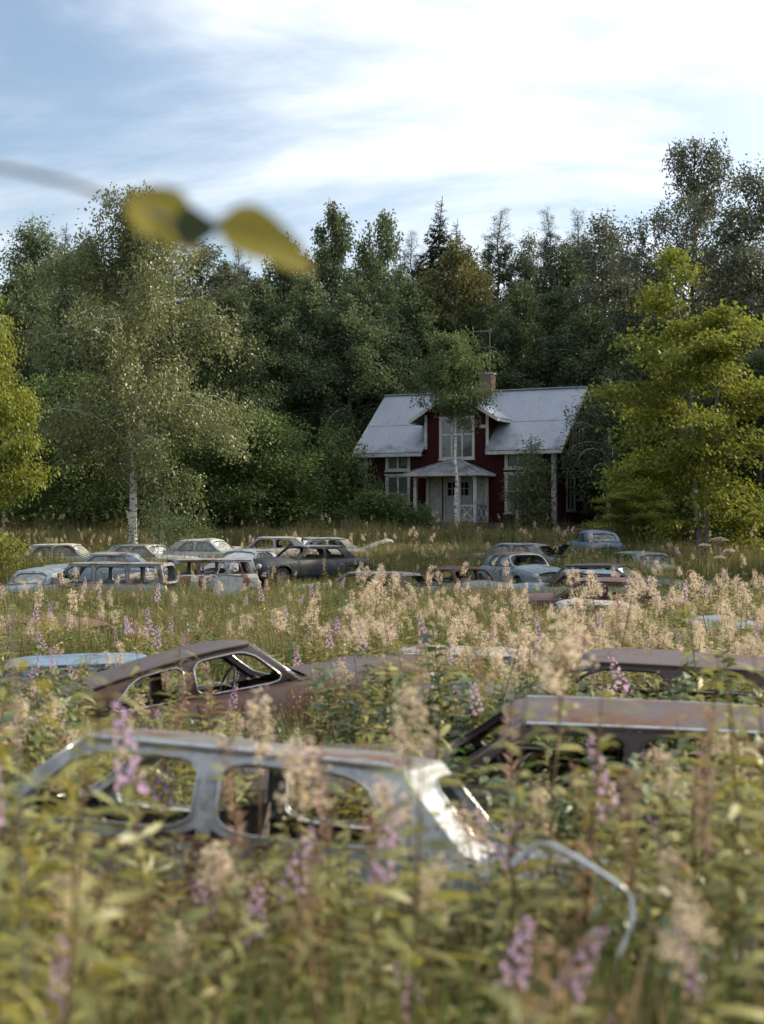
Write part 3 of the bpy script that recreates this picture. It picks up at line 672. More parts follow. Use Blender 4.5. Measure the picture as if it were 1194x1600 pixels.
FG = 'trees of the forest edge behind the house'
tree_at('birch_big', 'birch_tree', 'large birch with white trunk standing among the cars at the left', 'birch', 208, 54, 288, 15.0, 0.4)
tree_at('maple', 'maple_tree', 'large yellow green maple with several grey trunks at the right', 'maple', 1098, 51.5, 398, 12.2, 1.0, .86)
tree_at('maple_b', 'maple_tree', 'low yellow green maple shrub beside the gable wall', 'maple', 995, 60, 745, 9.5, 2.0, .50)
tree_at('maple_b', 'maple_tree', 'yellow green maple cut off by the left edge of the picture', 'maple', -22, 47, 462, 9.5, 3.0, .55)
tree_at('young_birch', 'birch_tree', 'slender young birch in front of the porch', 'birch', 714, 64.5, 528, 8.4, .3)
tree_at('weeping', 'birch_tree', 'dark weeping birch hanging over the right end of the roof', 'birch', 952, 67, 590, 9.0, 1.5, 1.0)
tree_at('bush_tall', 'tall_shrub', 'tall green shrub in front of the right ground floor window', 'shrub', 829, 66.3, 682, 4.2, .5, .9, crown='foliage')
tree_at('bush_a', 'shrub', 'dark leafy shrub to the left of the porch', 'shrub', 592, 68, 762, 2.2, .5, 1.3, crown='foliage')
tree_at('bush_a', 'shrub', 'small shrub growing against the front left porch post', 'shrub', 660, 67, 785, 2.2, 2.5, .45, crown='foliage')
tree_at('bush_b', 'shrub', 'broad leaved dark shrub touching the left end of the roof', 'shrub', 525, 71, 664, 4.2, 1.5, .85, crown='foliage')
tree_at('orchard', 'orchard_tree', 'low dark fruit tree in the left of the garden thicket', 'tree', 300, 66, 640, 6.5, .3, 1.1)
tree_at('orchard', 'orchard_tree', 'fruit tree right of the big birch with dense green leaves', 'tree', 405, 66, 655, 6.5, 2.3, 1.0)
tree_at('orchard', 'orchard_tree', 'dark fruit tree in the thicket left of the big birch', 'tree', 120, 68, 600, 6.5, 4.0, 1.15)
tree_at('broad_f', 'broadleaf_tree', 'bright green broadleaf tree rising behind the garden thicket', 'tree', 355, 73, 468, 16.0, 1.0, .72)
tree_at('bush_b', 'shrub', 'dense shrub at the foot of the garden thicket, left of the house', 'shrub', 450, 67.5, 735, 4.2, 4.5, .8, crown='foliage')
tree_at('sapling', 'sapling', 'thin leafy sapling growing beside the birch trunk and grey wreck', 'sapling', 246, 50.5, 765, 3.6, 0.0, .8)
tree_at('sapling', 'sapling', 'thin sapling between the birch and the white wrecks', 'sapling', 288, 52, 790, 3.6, 2.0, .8)
# skyline trees, left to right
sk = [('spruce', 'spruce_tree', 'small far spruce top at the left edge of the skyline', 46, 118, 338, 22, .95), ('spruce_b', 'spruce_tree', 'slim far spruce top beside the leftmost spruce', 100, 114, 345, 22, .95),
      ('spruce', 'spruce_tree', 'far spruce top just left of the big birch crown', 138, 116, 352, 22, .95), ('broad_f', 'broadleaf_tree', 'russet tinged tree at the left edge of the forest', 50, 92, 368, 16, .95),
      ('birch_f2', 'birch_tree', 'forest birch behind the left side of the big birch', 130, 86, 372, 20, .95), ('aspen', 'aspen_tree', 'grey green aspen to the right of the big birch crown', 318, 88, 388, 18, 1.15),
      ('pine', 'pine_tree', 'dark pine top below the hanging leaves', 376, 108, 385, 22, .85), ('birch_f1', 'birch_tree', 'forest birch below the tip of the hanging leaf', 447, 86, 360, 20, .95),
      ('birch_f1', 'birch_tree', 'tallest loose birch with a double top left of the house', 521, 84, 308, 20, .85), ('birch_f2', 'birch_tree', 'tall dark birch straight above the left roof end', 600, 86, 322, 20, .78),
      ('pine', 'pine_tree', 'pine between the dark birch and the tall spruce', 645, 100, 368, 22, .85), ('spruce', 'spruce_tree', 'tall spruce with pointed top in the middle of the skyline', 686, 98, 304, 22, 1.0),
      ('spruce_b', 'spruce_tree', 'lower spruce leaning on the right of the tall middle spruce', 712, 100, 338, 22, .8), ('birch_olive', 'birch_tree', 'yellowing birch with a rounded top above the chimney', 708, 84, 372, 18, .95),
      ('pine', 'pine_tree', 'bushy pine on the skyline right of the yellowing birch', 781, 90, 334, 22, 1.0), ('aspen', 'aspen_tree', 'pale aspen between the two skyline pines above the roof', 828, 92, 376, 18, .62),
      ('pine', 'pine_tree', 'narrow dark pine above the right half of the roof', 859, 96, 330, 22, .85), ('pine', 'pine_tree', 'pine with two tops right of the narrow pine', 908, 96, 334, 22, .9),
      ('aspen', 'aspen_tree', 'broad grey green aspen above the right roof end', 945, 84, 345, 18, .95), ('spruce_b', 'spruce_tree', 'small dark spruce at the foot of the tall right birch', 1003, 94, 350, 22, .8),
      ('birch_right', 'birch_tree', 'tallest hazy birch towering over the maple at the right', 1088, 76, 212, 21, .98), ('aspen', 'aspen_tree', 'hazy tree cut off by the right edge behind the maple', 1180, 72, 272, 18, 1.0)]
for i, (k, nm, lb, px, d, top, h0, s) in enumerate(sk): tree_at(k, nm, lb, nm.split('_')[0] if nm[0] != 'b' or nm[1] == 'i' else 'tree', px, d, top, h0, i * 1.7, s, group=FG)
# darker trees that close the forest wall
rng = np.random.default_rng(5)
fill = [(20,80,430,'birch_f2'),(70,98,395,'spruce'),(180,92,400,'birch_f1'),(225,80,440,'broad_f'),(268,96,400,'spruce'),(300,80,450,'birch_f2'),(350,98,402,'birch_f2'),(402,80,425,'birch_f1'),(415,100,410,'spruce'),
        (440,79,470,'birch_f2'),(480,80,420,'birch_f1'),(478,96,392,'birch_f2'),(545,79,455,'birch_f2'),(570,92,385,'birch_f1'),(560,81,430,'birch_f1'),(590,80.5,470,'birch_f2'),(640,82,430,'birch_f1'),(620,97,395,'spruce'),
        (665,84,440,'birch_f2'),(735,96,400,'birch_f1'),(752,84,450,'birch_f2'),(790,82,480,'birch_f1'),(815,86,430,'birch_f2'),(870,83,440,'birch_f1'),(885,92,400,'broad_f'),(920,80,470,'birch_f2'),(975,90,395,'birch_f1'),
        (985,78,455,'birch_f2'),(1030,84,400,'birch_f2'),(1040,74,500,'broad_f'),(1110,84,380,'birch_f2'),(1150,90,360,'spruce'),(1175,80,420,'birch_f1'),(-40,78,440,'birch_f1'),(-50,96,400,'spruce'),(1235,74,360,'birch_f2'),(1240,90,330,'birch_f1'),
        (1000,70,640,'broad_f'),(1120,66,560,'broad_f'),(1185,62,560,'broad_f')]
where = ['at the far left behind the cut off maple', 'peeping between the leftmost far spruces', 'behind the crown top of the big birch', 'low behind the left half of the big birch', 'just right of the big birch top', 'below the grey green aspen', 'behind the grey green aspen right of the birch', 'above the bright green broadleaf tree', 'behind the hanging leaf tip', 'in the dark gap left of the house', 'left of the tall double topped birch', 'behind the tall double topped birch, left side', 'low in front of the double topped birch', 'between the double topped birch and the dark tall birch', 'right of the double topped birch, lower crown', 'above the left end of the roof', 'between the dark tall birch and the skyline pine', 'between the dark birch and the middle spruce, farther back', 'below the tall middle spruce', 'right of the yellowing birch, farther back', 'right of the chimney below the bushy pine', 'above the middle of the right roof half', 'below the pale aspen', 'below the narrow dark pine', 'between the narrow pine and the two topped pine', 'above the right end of the ridge', 'between the broad aspen and the tall right birch', 'behind the weeping birch', 'left behind the maple crown', 'low between the weeping birch and the maple', 'behind the top of the maple', 'behind the maple near the right edge', 'at the right edge behind the maple', 'cut off by the left edge, above the maple', 'cut off by the left edge, farthest back', 'outside the right edge behind the maple', 'outside the right edge, farthest back', 'behind the rear corner of the house', 'behind the lower half of the maple', 'at the right edge below the hazy tree']
for i, (px, d, top, k) in enumerate(fill):
    h0 = {'birch_f1': 20, 'birch_f2': 20, 'spruce': 22, 'broad_f': 16}[k]
    nm = {'birch_f1': 'birch_tree', 'birch_f2': 'birch_tree', 'spruce': 'spruce_tree', 'broad_f': 'broadleaf_tree'}[k]
    lb = {'birch_tree': 'dark green birch ', 'spruce_tree': 'dark spruce ', 'broadleaf_tree': 'dark broadleaf tree '}[nm] + where[i]
    tree_at(k, nm, lb, nm.split('_')[0] if k != 'broad_f' else 'tree', px, d, top, h0, i * 2.1, .88 if k != 'spruce' else .8, group='shaded trees filling the forest wall')
# unseen trees added beside the picture, the right-hand ones to cast shade into it
for (x, y, k, s) in ((19.5, 46, 'broad_f', .85), (31, 67, 'birch_f2', .9), (25, 68, 'birch_f1', .95), (33, 64, 'birch_f2', 1.0), (31, 78, 'spruce', .9), (38, 72, 'birch_f1', 1.0), (-27, 62, 'birch_f2', .8), (-30, 74, 'birch_f1', .9)):
    put_tree(k, 'unseen_tree', 'unseen green tree standing just outside the picture', 'tree', x, y, x, s, group='trees just outside the picture')
# undergrowth under the forest edge
uw = ['left of the big birch foot', 'behind the big birch trunk', 'behind the left fruit trees', 'behind the fruit tree right of the birch', 'in the dark gap left of the house', 'behind the left house corner', 'behind the left roof half', 'behind the chimney', 'behind the right roof half', 'behind the rear gable corner', 'left below the maple', 'behind the maple trunks', 'at the right edge below the maple']
for i, (px, d, top, s) in enumerate([(60,70,770,.9),(200,72,740,.9),(340,70,760,.8),(380,74,720,.9),(480,76,700,.9),(560,80,690,1.0),(640,84,690,1.0),(760,82,690,1.0),(850,82,690,1.0),(960,76,720,.9),(1040,66,760,.9),(1100,62,790,.8),(1160,60,780,.9)]):
    tree_at('bush_b', 'shrub', 'dark undergrowth shrub in the shade ' + uw[i], 'shrub', px, d, top, 4.2, i * 1.3, s * 1.2, group='undergrowth shrubs below the forest', crown='foliage')

# ================================================================== cars
# front of the car is +X. xA/xa: windscreen base/top, xC/xc: rear window base/top, bp: side pillars (belt x, roof x), last = C pillar start
STY = {
 'round':    dict(L=4.30, W=1.60, zb=.90, zr=1.36, crown=.12, xA=.80, xa=.34, xc=-.95, xC=-1.45, bp=[(-.22, -.22)], cp=.36, hood=.93, trunk=.86, yi=.80, rr=.035),
 'fastback': dict(L=4.40, W=1.60, zb=.92, zr=1.40, crown=.11, xA=.78, xa=.36, xc=-1.15, xC=-1.62, bp=[(-.28, -.26)], cp=.42, hood=.95, trunk=.86, yi=.78, rr=.16),
 'sedan':    dict(L=4.45, W=1.64, zb=.88, zr=1.33, crown=.085, xA=.82, xa=.30, xc=-1.12, xC=-1.58, bp=[(-.30, -.28)], cp=.30, hood=.90, trunk=.89, yi=.84, rr=.02),
 'long':     dict(L=4.90, W=1.78, zb=.90, zr=1.34, crown=.09, xA=.95, xa=.42, xc=-1.25, xC=-1.80, bp=[(-.25, -.25)], cp=.34, hood=.93, trunk=.91, yi=.84, rr=.02),
 'wagon':    dict(L=4.40, W=1.62, zb=.90, zr=1.38, crown=.07, xA=.80, xa=.34, xc=-1.95, xC=-2.10, bp=[(-.25, -.25), (-1.15, -1.13)], cp=.10, hood=.92, trunk=.90, yi=.86, rr=.02),
 'van':      dict(L=4.20, W=1.66, zb=1.02, zr=1.62, crown=.06, xA=1.25, xa=.85, xc=-1.85, xC=-1.98, bp=[(.10, .08), (-.90, -.90)], cp=.12, hood=1.0, trunk=1.0, yi=.90, rr=.0),
}
STY['upright'] = dict(L=4.5, W=1.62, zb=.90, zr=1.34, crown=.06, xA=1.12, xa=.64, xc=-.88, xC=-1.24, bp=[(.0, .0)], cp=.17, hood=.93, trunk=.90, yi=.82, rr=.015)
FOOT = []
def build_car(name, label, style, x, y, yaw, paint, trim='rubber', glass=(), pitch=0, roll=0, sink=.22, rail='paint', parts='full', lidup=None, openhood=0, door_open=False, roofmat=None, cat='car', cloudy=False, seats=True, dz=0.0, trunkmat=None, pillarmat=None, foot=True):
    s = dict(STY[style]); L, W, zb, zrf = s['L'], s['W'], s['zb'], s['zr']
    z0 = float(G(x, y)) - sink + dz
    root = empty(name, (x, y, z0), (roll, -pitch, yaw)); root.rotation_mode = 'XYZ'
    tag(root, label, cat, 'wrecked cars in the meadow')
    if foot: FOOT.append((x, y, yaw, L / 2 + .05, W / 2 + .05, z0 + zrf))
    pm = M[paint]; rm = M[roofmat] if roofmat else pm; tm = M[trim]; gm = M['cloudy' if cloudy else 'glass']
    hl = L / 2
    def hw(t): q = abs(t) / hl; return W / 2 * (1 - .16 * q ** 3.2) * (1 if q < .97 else .94)
    def deck(t):
        if t >= s['xA']: q = (t - s['xA']) / (hl - s['xA']); return s['hood'] - .03 - .10 * q ** 2.2 - (.12 * max(0, (q - .86) / .14) ** 2)
        if t <= s['xC']: q = (s['xC'] - t) / (hl + s['xC']) if hl + s['xC'] > .05 else 0; return s['trunk'] - .02 - .10 * q ** 2 - (.14 * max(0, (q - .82) / .18) ** 2)
        return zb
    ts = sorted(set([round(v, 3) for v in np.linspace(-hl, hl, 41)] + [s['xA'], s['xC']]))
    wx = (hl - .82, -hl + .86); wr = .355
    def prof(t):
        w, zt = hw(t), deck(t); e = max(0, (abs(t) / hl - .93) / .07)
        lo = .24 + .10 * e
        return [(w * .93, lo), (w * .985, lo + .12), (w, .50), (w * .99, .66), (w * .965, zt - .12), (w * .90, zt - .035), (w * s['yi'] if s['xC'] <= t <= s['xA'] else w * .80, zt)]
    b = MB()
    for sg in (1, -1):
        cols = [[(t, sg * yy, zz) for yy, zz in prof(t)] for t in ts]
        for i in range(len(ts) - 1):
            for j in range(6):
                tc = (ts[i] + ts[i+1]) / 2; zc = (cols[i][j][2] + cols[i][j+1][2]) / 2
                if any((tc - a) ** 2 + (zc - .33) ** 2 < wr ** 2 for a in wx): continue
                q = [cols[i][j], cols[i+1][j], cols[i+1][j+1], cols[i][j+1]]
                b.add(q if sg < 0 else q[::-1], [(0, 1, 2, 3)], 0, True)
        for a in wx:                                       # wheel arch lips
            b.tube([(a + wr * 1.06 * math.cos(k), sg * (hw(a) * .992), .33 + wr * 1.06 * math.sin(k)) for k in np.linspace(.05, math.pi - .05, 12)], .022, 5, cap=False)
    for t, d in ((hl, 1), (-hl, -1)):                      # front and rear panels
        P = prof(t); rows = [[(t + d * .05 * (1 - (k / 3.0) ** 2), yy * k / 3.0, zz) for k in (-3, -2, -1, 0, 1, 2, 3)] for yy, zz in P]
        b.grid(rows)
    fl = [[(t, sg * hw(t) * .9, .27) for sg in (-1, 1)] for t in ts]; b.grid(fl)   # floor pan
    b.grid([[(s['xA'] - .02, yy, zz) for yy in (-hw(.8) * .8, 0, hw(.8) * .8)] for zz in (.3, s['zb'] - .02)])    # firewall
    b.build('body', pm, root)
    # hood and boot lid, separate pressed panels
    def lid(t0, t1, wf, crown, hi, nm, mat, ang=0.0, hinge=None):
        bb = MB(); rows = []
        for i in range(11):
            t = t0 + (t1 - t0) * i / 10; w = hw(t) * wf * (1 - .10 * (i / 10) ** 3); zc = deck(t) + hi
            e = 0 if i < 10 else -.05
            rows.append([(t + (.05 * (1 - abs(k)) if i == 10 else 0) * (1 if t1 > t0 else -1), w * k, zc + e + crown * (1 - k * k) - (.02 if abs(k) > .98 else 0)) for k in (-1, -.85, -.5, -.15, 0, .15, .5, .85, 1)])
        bb.grid(rows)
        if ang:
            hz = deck(t0); M_ = Matrix.Rotation(ang, 4, 'Y')
            bb.v = [tuple(M_ @ (Vector(v) - Vector((t0, 0, hz))) + Vector((t0, 0, hz))) for v in bb.v]
        return bb.build(nm, mat, root)
    if style != 'van':
        lid(s['xA'] + .10, hl - .06, .83, .085, .004, 'hood', pm, -openhood)
        b = MB(); b.grid([[(t, yy, zz) for yy, zz in ((-hw(t)*.82, deck(t)), (0, deck(t)+.07), (hw(t)*.82, deck(t)))] for t in (s['xA'] - .02, s['xA'] + .12)]); b.build('cowl', pm, root)
        if style != 'wagon':
            lid(s['xC'] - .06, -hl + .05, .83, .06, .004, 'boot_lid', M[trunkmat] if trunkmat else pm, lidup or 0.0)
            b = MB(); b.grid([[(t, yy, zz) for yy, zz in ((-hw(t)*.82, deck(t)), (0, deck(t)+.05), (hw(t)*.82, deck(t)))] for t in (s['xC'] + .02, s['xC'] - .08)]); b.build('rear_deck', pm, root)
    # ---- greenhouse
    yb = lambda t: hw(t) * s['yi'] - .005
    yr_ = W / 2 * (.70 if style in ('round', 'fastback') else .76 if style != 'van' else .84)
    rz = lambda t: zrf - s['crown'] * .72 - (s['rr'] * max(0, (.2 - t) / (.2 - s['xc'])) ** 1.6)
    bowb, bowr = (.16, .10) if style != 'van' else (.08, .05)
    side = [('A', s['xA'], s['xa']), ('w', s['xA'] - .07, s['xa'] - .06)]
    for (p, q) in s['bp']: side += [('p', p + .035, q + .03), ('w', p - .035, q - .03)]
    side += [('C', s['xC'] + s['cp'] + .12, s['xc'] + s['cp']), ('end', s['xC'], s['xc'])]
    def sidept(xb, xt, v, sg):
        z_b, z_t = zb, rz(xt); t = xb + (xt - xb) * v; yy = yb(xb) + (yr_ - yb(xb)) * v + .03 * 4 * v * (1 - v) * .8
        if style in ('round', 'fastback'): yy += .025 * 4 * v * (1 - v)
        # the cabin narrows a little at its ends
        endf = 1 - .07 * max(0, (t - .1) / (s['xA'] - .1)) ** 2 * v - .10 * max(0, (-.3 - t) / (-.3 - s['xC'])) ** 2 * v
        return Vector((t, sg * yy * endf, z_b + (z_t - z_b) * v))
    def endpt(xb, xt, bb_, br, u, v, d):                   # windscreen / rear window, u across from +y to -y
        pl = sidept(xb, xt, v, 1); pr = sidept(xb, xt, v, -1); p = pl.lerp(pr, u)
        k = 4 * u * (1 - u); p.x += d * (bb_ + (br - bb_) * v) * k; p.z += (.0 if v < .5 else 0) + .035 * k * v; return p
    cabin = MB(); trims = []; panes = []; ring = []
    def region(S, mu, mv0, mv1, kind, sg):
        """a window opening with rounded corners inside S(u, v)"""
        n = 40; inner = []; outer = []
        for k in range(n):
            a = 2 * math.pi * k / n + math.pi / n; c, sn = math.cos(a), math.sin(a); mxx = max(abs(c), abs(sn))
            ox, oy = c / mxx, sn / mxx; ee = .16
            ix, iy = (abs(c) ** ee) * (1 if c > 0 else -1), (abs(sn) ** ee) * (1 if sn > 0 else -1)
            m2 = max(abs(ix), abs(iy))
            rx, ry = .5 * (ox * .45 + ix * .55 + (ox * (1 if abs(ox) < .8 else .97) - ox) ), .5 * (oy * .45 + iy * .55)
            # rounded rectangle: pull in the corners
            cr = max(0, abs(ox) - .72) * max(0, abs(oy) - .62); rx = .5 * ox * (1 - 1.1 * cr); ry = .5 * oy * (1 - 1.3 * cr)
            outer.append(S(.5 + .5 * ox, .5 + .5 * oy)); inner.append(S(mu + (1 - 2 * mu) * (.5 + rx), mv0 + (1 - mv0 - mv1) * (.5 + ry)))
        cen = Vector((0, 0, 0))
        for p in inner: cen += p / n
        ax = Vector((min(max(cen.x, -.6), .3), 0, .8)); inw = (ax - cen).normalized() * .045
        cabin.add(outer + inner, [(k, (k + 1) % n, n + (k + 1) % n, n + k) for k in range(n)], 0, True)
        cabin.add(inner + [p + inw for p in inner], [(k, (k + 1) % n, n + (k + 1) % n, n + k) for k in range(n)], 0, True)
        trims.append([p - inw * .12 for p in inner])
        if kind in glass: panes.append(([p + inw * .5 for p in inner], kind))
        return inner
    endpts = []
    # windscreen (u runs from +y to -y seen from the front)
    region(lambda u, v: endpt(s['xA'], s['xa'], bowb, bowr, u, v, 1), .045, .05, .10, 'front', 0)
    region(lambda u, v: endpt(s['xC'], s['xc'], bowb * .8, bowr, u, v, -1), .12 if style in ('round', 'fastback') else .17 if style == 'upright' else .06, .10 if style != 'fastback' else .22, .16, 'rear', 0)
    for sg in (1, -1):
        for i in range(len(side) - 1):
            kd, xb0, xt0 = side[i]; _, xb1, xt1 = side[i + 1]
            S = lambda u, v, a=xb0, b_=xt0, c=xb1, d=xt1, g=sg: sidept(a + (c - a) * u, b_ + (d - b_) * u, v, g)
            if kd == 'w': region(S, .03, .04, .13, 'side', sg)
            else: cabin.grid([[S(u, v) for u in (0, .25, .5, .75, 1)] for v in np.linspace(0, 1, 8)]); 
    cabin.build('cabin_frame', M[pillarmat] if pillarmat else pm, root)
    # roof skin over the top ring
    ring = [endpt(s['xA'], s['xa'], bowb, bowr, u, 1, 1) for u in np.linspace(1, 0, 15)]
    nseg = 26; xs_ = np.linspace(s['xa'], s['xc'], nseg)
    def topside(t, sg):
        keys = [(k[2], k[1]) for k in side]; keys = sorted(keys); xb = np.interp(t, [k[0] for k in keys], [k[1] for k in keys]); return sidept(float(xb), float(t), 1, sg)
    ring += [topside(t, 1) for t in xs_[1:]] + [endpt(s['xC'], s['xc'], bowb * .8, bowr, u, 1, -1) for u in np.linspace(0, 1, 15)][1:] + [topside(t, -1) for t in xs_[::-1]][1:-1]
    rb = MB(); rows = []
    for q in (0, .22, .42, .6, .75, .86, .94, 1.0, 1.025):
        row = []
        for p in ring:
            cx_ = min(max(p.x, s['xc'] + .45), s['xa'] - .40); c = Vector((cx_, 0, p.z)); v = c.lerp(p, q)
            dent = .012 * math.sin(v.x * 5 + x) * math.cos(v.y * 4 + y)
            v.z = rz(v.x) + (p.z - rz(p.x)) * q ** 2 + s['crown'] * .72 * max(0, 1 - min(q, 1) ** 2.6) + dent * (1 - q) - (.016 if q > 1 else 0); row.append(v)
        rows.append(row)
    rb.grid(rows, 0, True, True)
    # headlining a little below the skin
    rb.grid([[Vector((p.x, p.y, p.z - .03)) for p in r] for r in rows[:-2]], 0, True, True)
    rb.build('roof', rm, root)
    for sg in (1, -1):
        b = MB(); b.tube([topside(t, sg) + Vector((0, sg * .016, .006)) for t in np.linspace(s['xa'] + .0, s['xc'] + .02, 20)], .013, 5); b.build('drip_rail', M['chrome'] if rail == 'chrome' else pm, root)
    for tp in trims:
        b = MB(); b.tube(tp, .0075, 5, closed=True); b.build('window_trim', tm, root)
    for (pts, kd) in panes:
        b = MB(); b.add(pts, [tuple(range(len(pts)))]); b.build('windscreen' if kd == 'front' else 'rear_window' if kd == 'rear' else 'side_window', gm, root)
    # ---- doors: skins standing a little proud of the side, with handles
    dx = [(s['xA'] - .04, s['bp'][0][0])] + ([(s['bp'][0][0] - .02, s['xC'] + .55)] if style in ('sedan', 'long', 'wagon') else [])
    for sg in (1, -1):
        for (t1, t0) in dx:
            b = MB(); rows = []
            for t in np.linspace(t0 + .03, t1, 7): rows.append([(t, sg * (yy + .008), zz) for yy, zz in prof(t)[1:6]])
            b.grid(rows); dr_ = b.build('door', pm, root)
            b = MB(); b.tube([(t0 + .10, sg * (hw(t0) + .02), zb - .19), (t0 + .13, sg * (hw(t0) + .045), zb - .19), (t0 + .26, sg * (hw(t0) + .04), zb - .19)], .011, 5); b.build('handle', M['chrome'], dr_)
    if door_open:
        t1, t0 = s['xA'] - .04, s['bp'][0][0]; wdt = t1 - t0
        D = empty('open_door', (t1, -(hw(t1) + .02), 0), (0, 0, R(door_open))); D.parent = root
        b = MB(); b.grid([[(-wdt * k / 5, -.01 - .02 * math.sin(zz * 3), zz) for k in range(6)] for zz in np.linspace(.30, zb, 6)]); b.grid([[(-wdt * k / 5, .05, zz) for k in range(6)] for zz in np.linspace(.30, zb, 3)]); b.build('door_skin', pm, D)
        b = MB(); b.tube([(0, .02, zb), (-.30, .05, zrf - .14), (-wdt, .05, zrf - .13), (-wdt, .02, zb)], .022, 6, closed=True); b.tube([(-.34, .04, zb), (-.34, .05, zrf - .14)], .012, 5); b.build('window_frame', pm, D)
    # ---- inside
    if seats:
        for (xx, wd_) in ((-.25, 1.1), (-1.0, 1.15)) if style != 'upright' else ((.2, 1.1),):
            b = MB(); rows = []
            for (a, z) in ((.52, .42), (.50, .54), (.06, .52), (-.02, .60), (-.12, .98), (-.20, 1.0), (-.22, .45)): rows.append([(xx + a, wd_ / 2 * k * (1 - .04 * abs(k)), z) for k in (-1, -.6, 0, .6, 1)])
            b.grid(rows); b.build('seat', M['seat'], root)
        b = MB(); b.grid([[(s['xA'] - .10 - .02 * k, yy, zz) for yy in (-W * .38, 0, W * .38)] for k, zz in enumerate((.55, .80, zb + .01))]); b.build('dashboard', M['black'], root)
        c = Vector((s['xA'] - .42, .34, zb + .0)); sw = Matrix.Rotation(R(-62), 4, 'Y')
        b = MB(); b.tube([c + sw @ Vector((.19 * math.cos(a), .19 * math.sin(a), 0)) for a in np.linspace(0, 6.28, 21)[:-1]], .013, 5, closed=True)
        for a in (.3, 2.84): b.tube([c, c + sw @ Vector((.19 * math.cos(a), .19 * math.sin(a), 0))], .010, 4)
        b.tube([c, c + Vector((.35, 0, -.20))], .02, 5); b.build('steering_wheel', M['black'], root)
    # ---- wheels, bumpers, lamps
    if parts == 'full':
        for a in wx:
            for sg in (1, -1):
                c = (a, sg * (W / 2 - .17), .31); b = MB()
                b.lathe([(.20, -.08), (.28, -.09), (.315, -.06), (.32, 0), (.315, .06), (.28, .09), (.20, .08)], 22, c); wh = b.build('wheel', M['tyre'], root)
                b = MB(); b.lathe([(.20, -.07), (.19, 0), (.20, .07), (.17, .06 * sg), (.10, .05 * sg), (.001, .075 * sg)], 18, c); b.build('rim', M['rim'], wh)
        for d in (1, -1):
            b = MB(); e = d * (hl + .07); b.grid([[(e - d * (.22 * (abs(k) ** 3) + dep), k * W * .49, zz) for k in np.linspace(-1, 1, 13)] for zz, dep in ((.34, .03), (.38, 0), (.44, 0), (.48, .03))]); b.build('bumper', M['chrome'], root)
            for sg in (1, -1):
                b = MB(); c = (d * (hl - .015), sg * W * .36, .66)
                if d > 0: b.lathe([(.085, -.05), (.095, .03), (.088, .05), (.075, .055), (.001, .075)], 18, c, 'x'); b.build('headlight', M['lamp'], root)
                else: b.lathe([(.05, .05), (.055, -.03), (.04, -.05), (.001, -.06)], 12, (c[0], c[1], .62), 'x'); b.build('tail_light', M['taillamp'], root)
        b = MB()
        for k in range(7): b.box(hl + .035, hl + .05, -W * .24, W * .24, .50 + .035 * k, .512 + .035 * k)
        b.build('grille', M['chrome'], root)
    return root
M['taillamp'] = plainmat('red lamp glass', (0.25, 0.02, 0.015), (0.12, 0.02, 0.015), 12, 0.2)

# paints
PN = {'brown': ((0.068, 0.042, 0.040), .45), 'maroon': ((0.075, 0.022, 0.020), .45), 'rust': ((0.09, 0.055, 0.045), .8), 'greyblue': ((0.20, 0.23, 0.25), .38), 'paleblue': ((0.21, 0.275, 0.32), .36), 'skyblue': ((0.13, 0.22, 0.32), .32),
      'white': ((0.47, 0.48, 0.46), .30), 'offwhite': ((0.38, 0.38, 0.36), .40), 'greyflake': ((0.30, 0.30, 0.30), .48), 'palegrey': ((0.27, 0.285, 0.29), .42), 'navy': ((0.014, 0.017, 0.024), .05), 'darkgreen': ((0.045, 0.065, 0.055), .15), 'palegreen': ((0.25, 0.30, 0.27), .25), 'patchy': ((0.33, 0.33, 0.31), .55), 'dullgreen': ((0.15, 0.15, 0.14), .42), 'brownroof': ((0.082, 0.056, 0.054), .35), 'bareblue': ((0.15, 0.18, 0.19), .45)}
for k, (c, r_) in PN.items(): M[k] = paintmat('old paint ' + k, c, r_, scale=2.2 if k in ('greyflake', 'patchy') else 1.4)
M['primer'] = paintmat('shiny bare panel', (0.52, 0.55, 0.57), .16, .30)

def solve(px, py, zr, sink, lo, hi):
    best = None
    for d in np.linspace(lo, hi, 400):
        x = tx(px, d); e = abs(float(G(x, d)) - sink + zr - (ZC + (HOR - py) / F * d))
        if best is None or e < best[0]: best = (e, d, x)
    return best
def car(name, label, style, px, py, lo, hi, yaw, paint, sink=.2, **k):
    e, d, x = solve(px, py, STY[style]['zr'], sink, lo, hi)
    dz = ZC + (HOR - py) / F * d - (float(G(x, d)) - sink + STY[style]['zr'])     # small rest, within the soft ground
    dz = max(-.4, min(.4, dz))
    return build_car(name, label, style, x, d, R(yaw), paint, sink=sink, dz=dz, **k)

ALL = ('front', 'rear', 'side')
# --- foreground
car('wrecked_sedan', 'pale grey green sedan wreck with chrome window frames, nearest to the camera', 'upright', 352, 1158, 6.7, 7.6, 169, 'bareblue', sink=.08, rail='chrome', roofmat='dullgreen', trim='chrome', pitch=R(3.2), pillarmat='primer', roll=R(8.5))
car('wrecked_car', 'dull blue wreck almost buried in weeds at the bottom right', 'sedan', 1010, 1500, 4.2, 5.6, 200, 'greyblue', sink=.78, seats=False, foot=False)
car('rusty_car', 'dark brown wreck with pale rain gutter at the right, second row', 'long', 915, 1097, 8.6, 11, 174, 'brown', sink=.16, rail='chrome', pitch=R(1))
car('rusty_car', 'long brown wreck with bulging roof behind the gutter wreck at the right', 'long', 1000, 1017, 11.5, 14.5, 168, 'brownroof', sink=.14, pitch=R(1.5))
car('rusty_fastback', 'brown fastback wreck tilted nose up with a steering wheel showing', 'fastback', 338, 1003, 12.6, 13.6, 24, 'brown', sink=.12, pitch=R(7.5), roll=R(-5), glass=('rear',), roofmat='brownroof', trim='chrome', trunkmat='patchy')
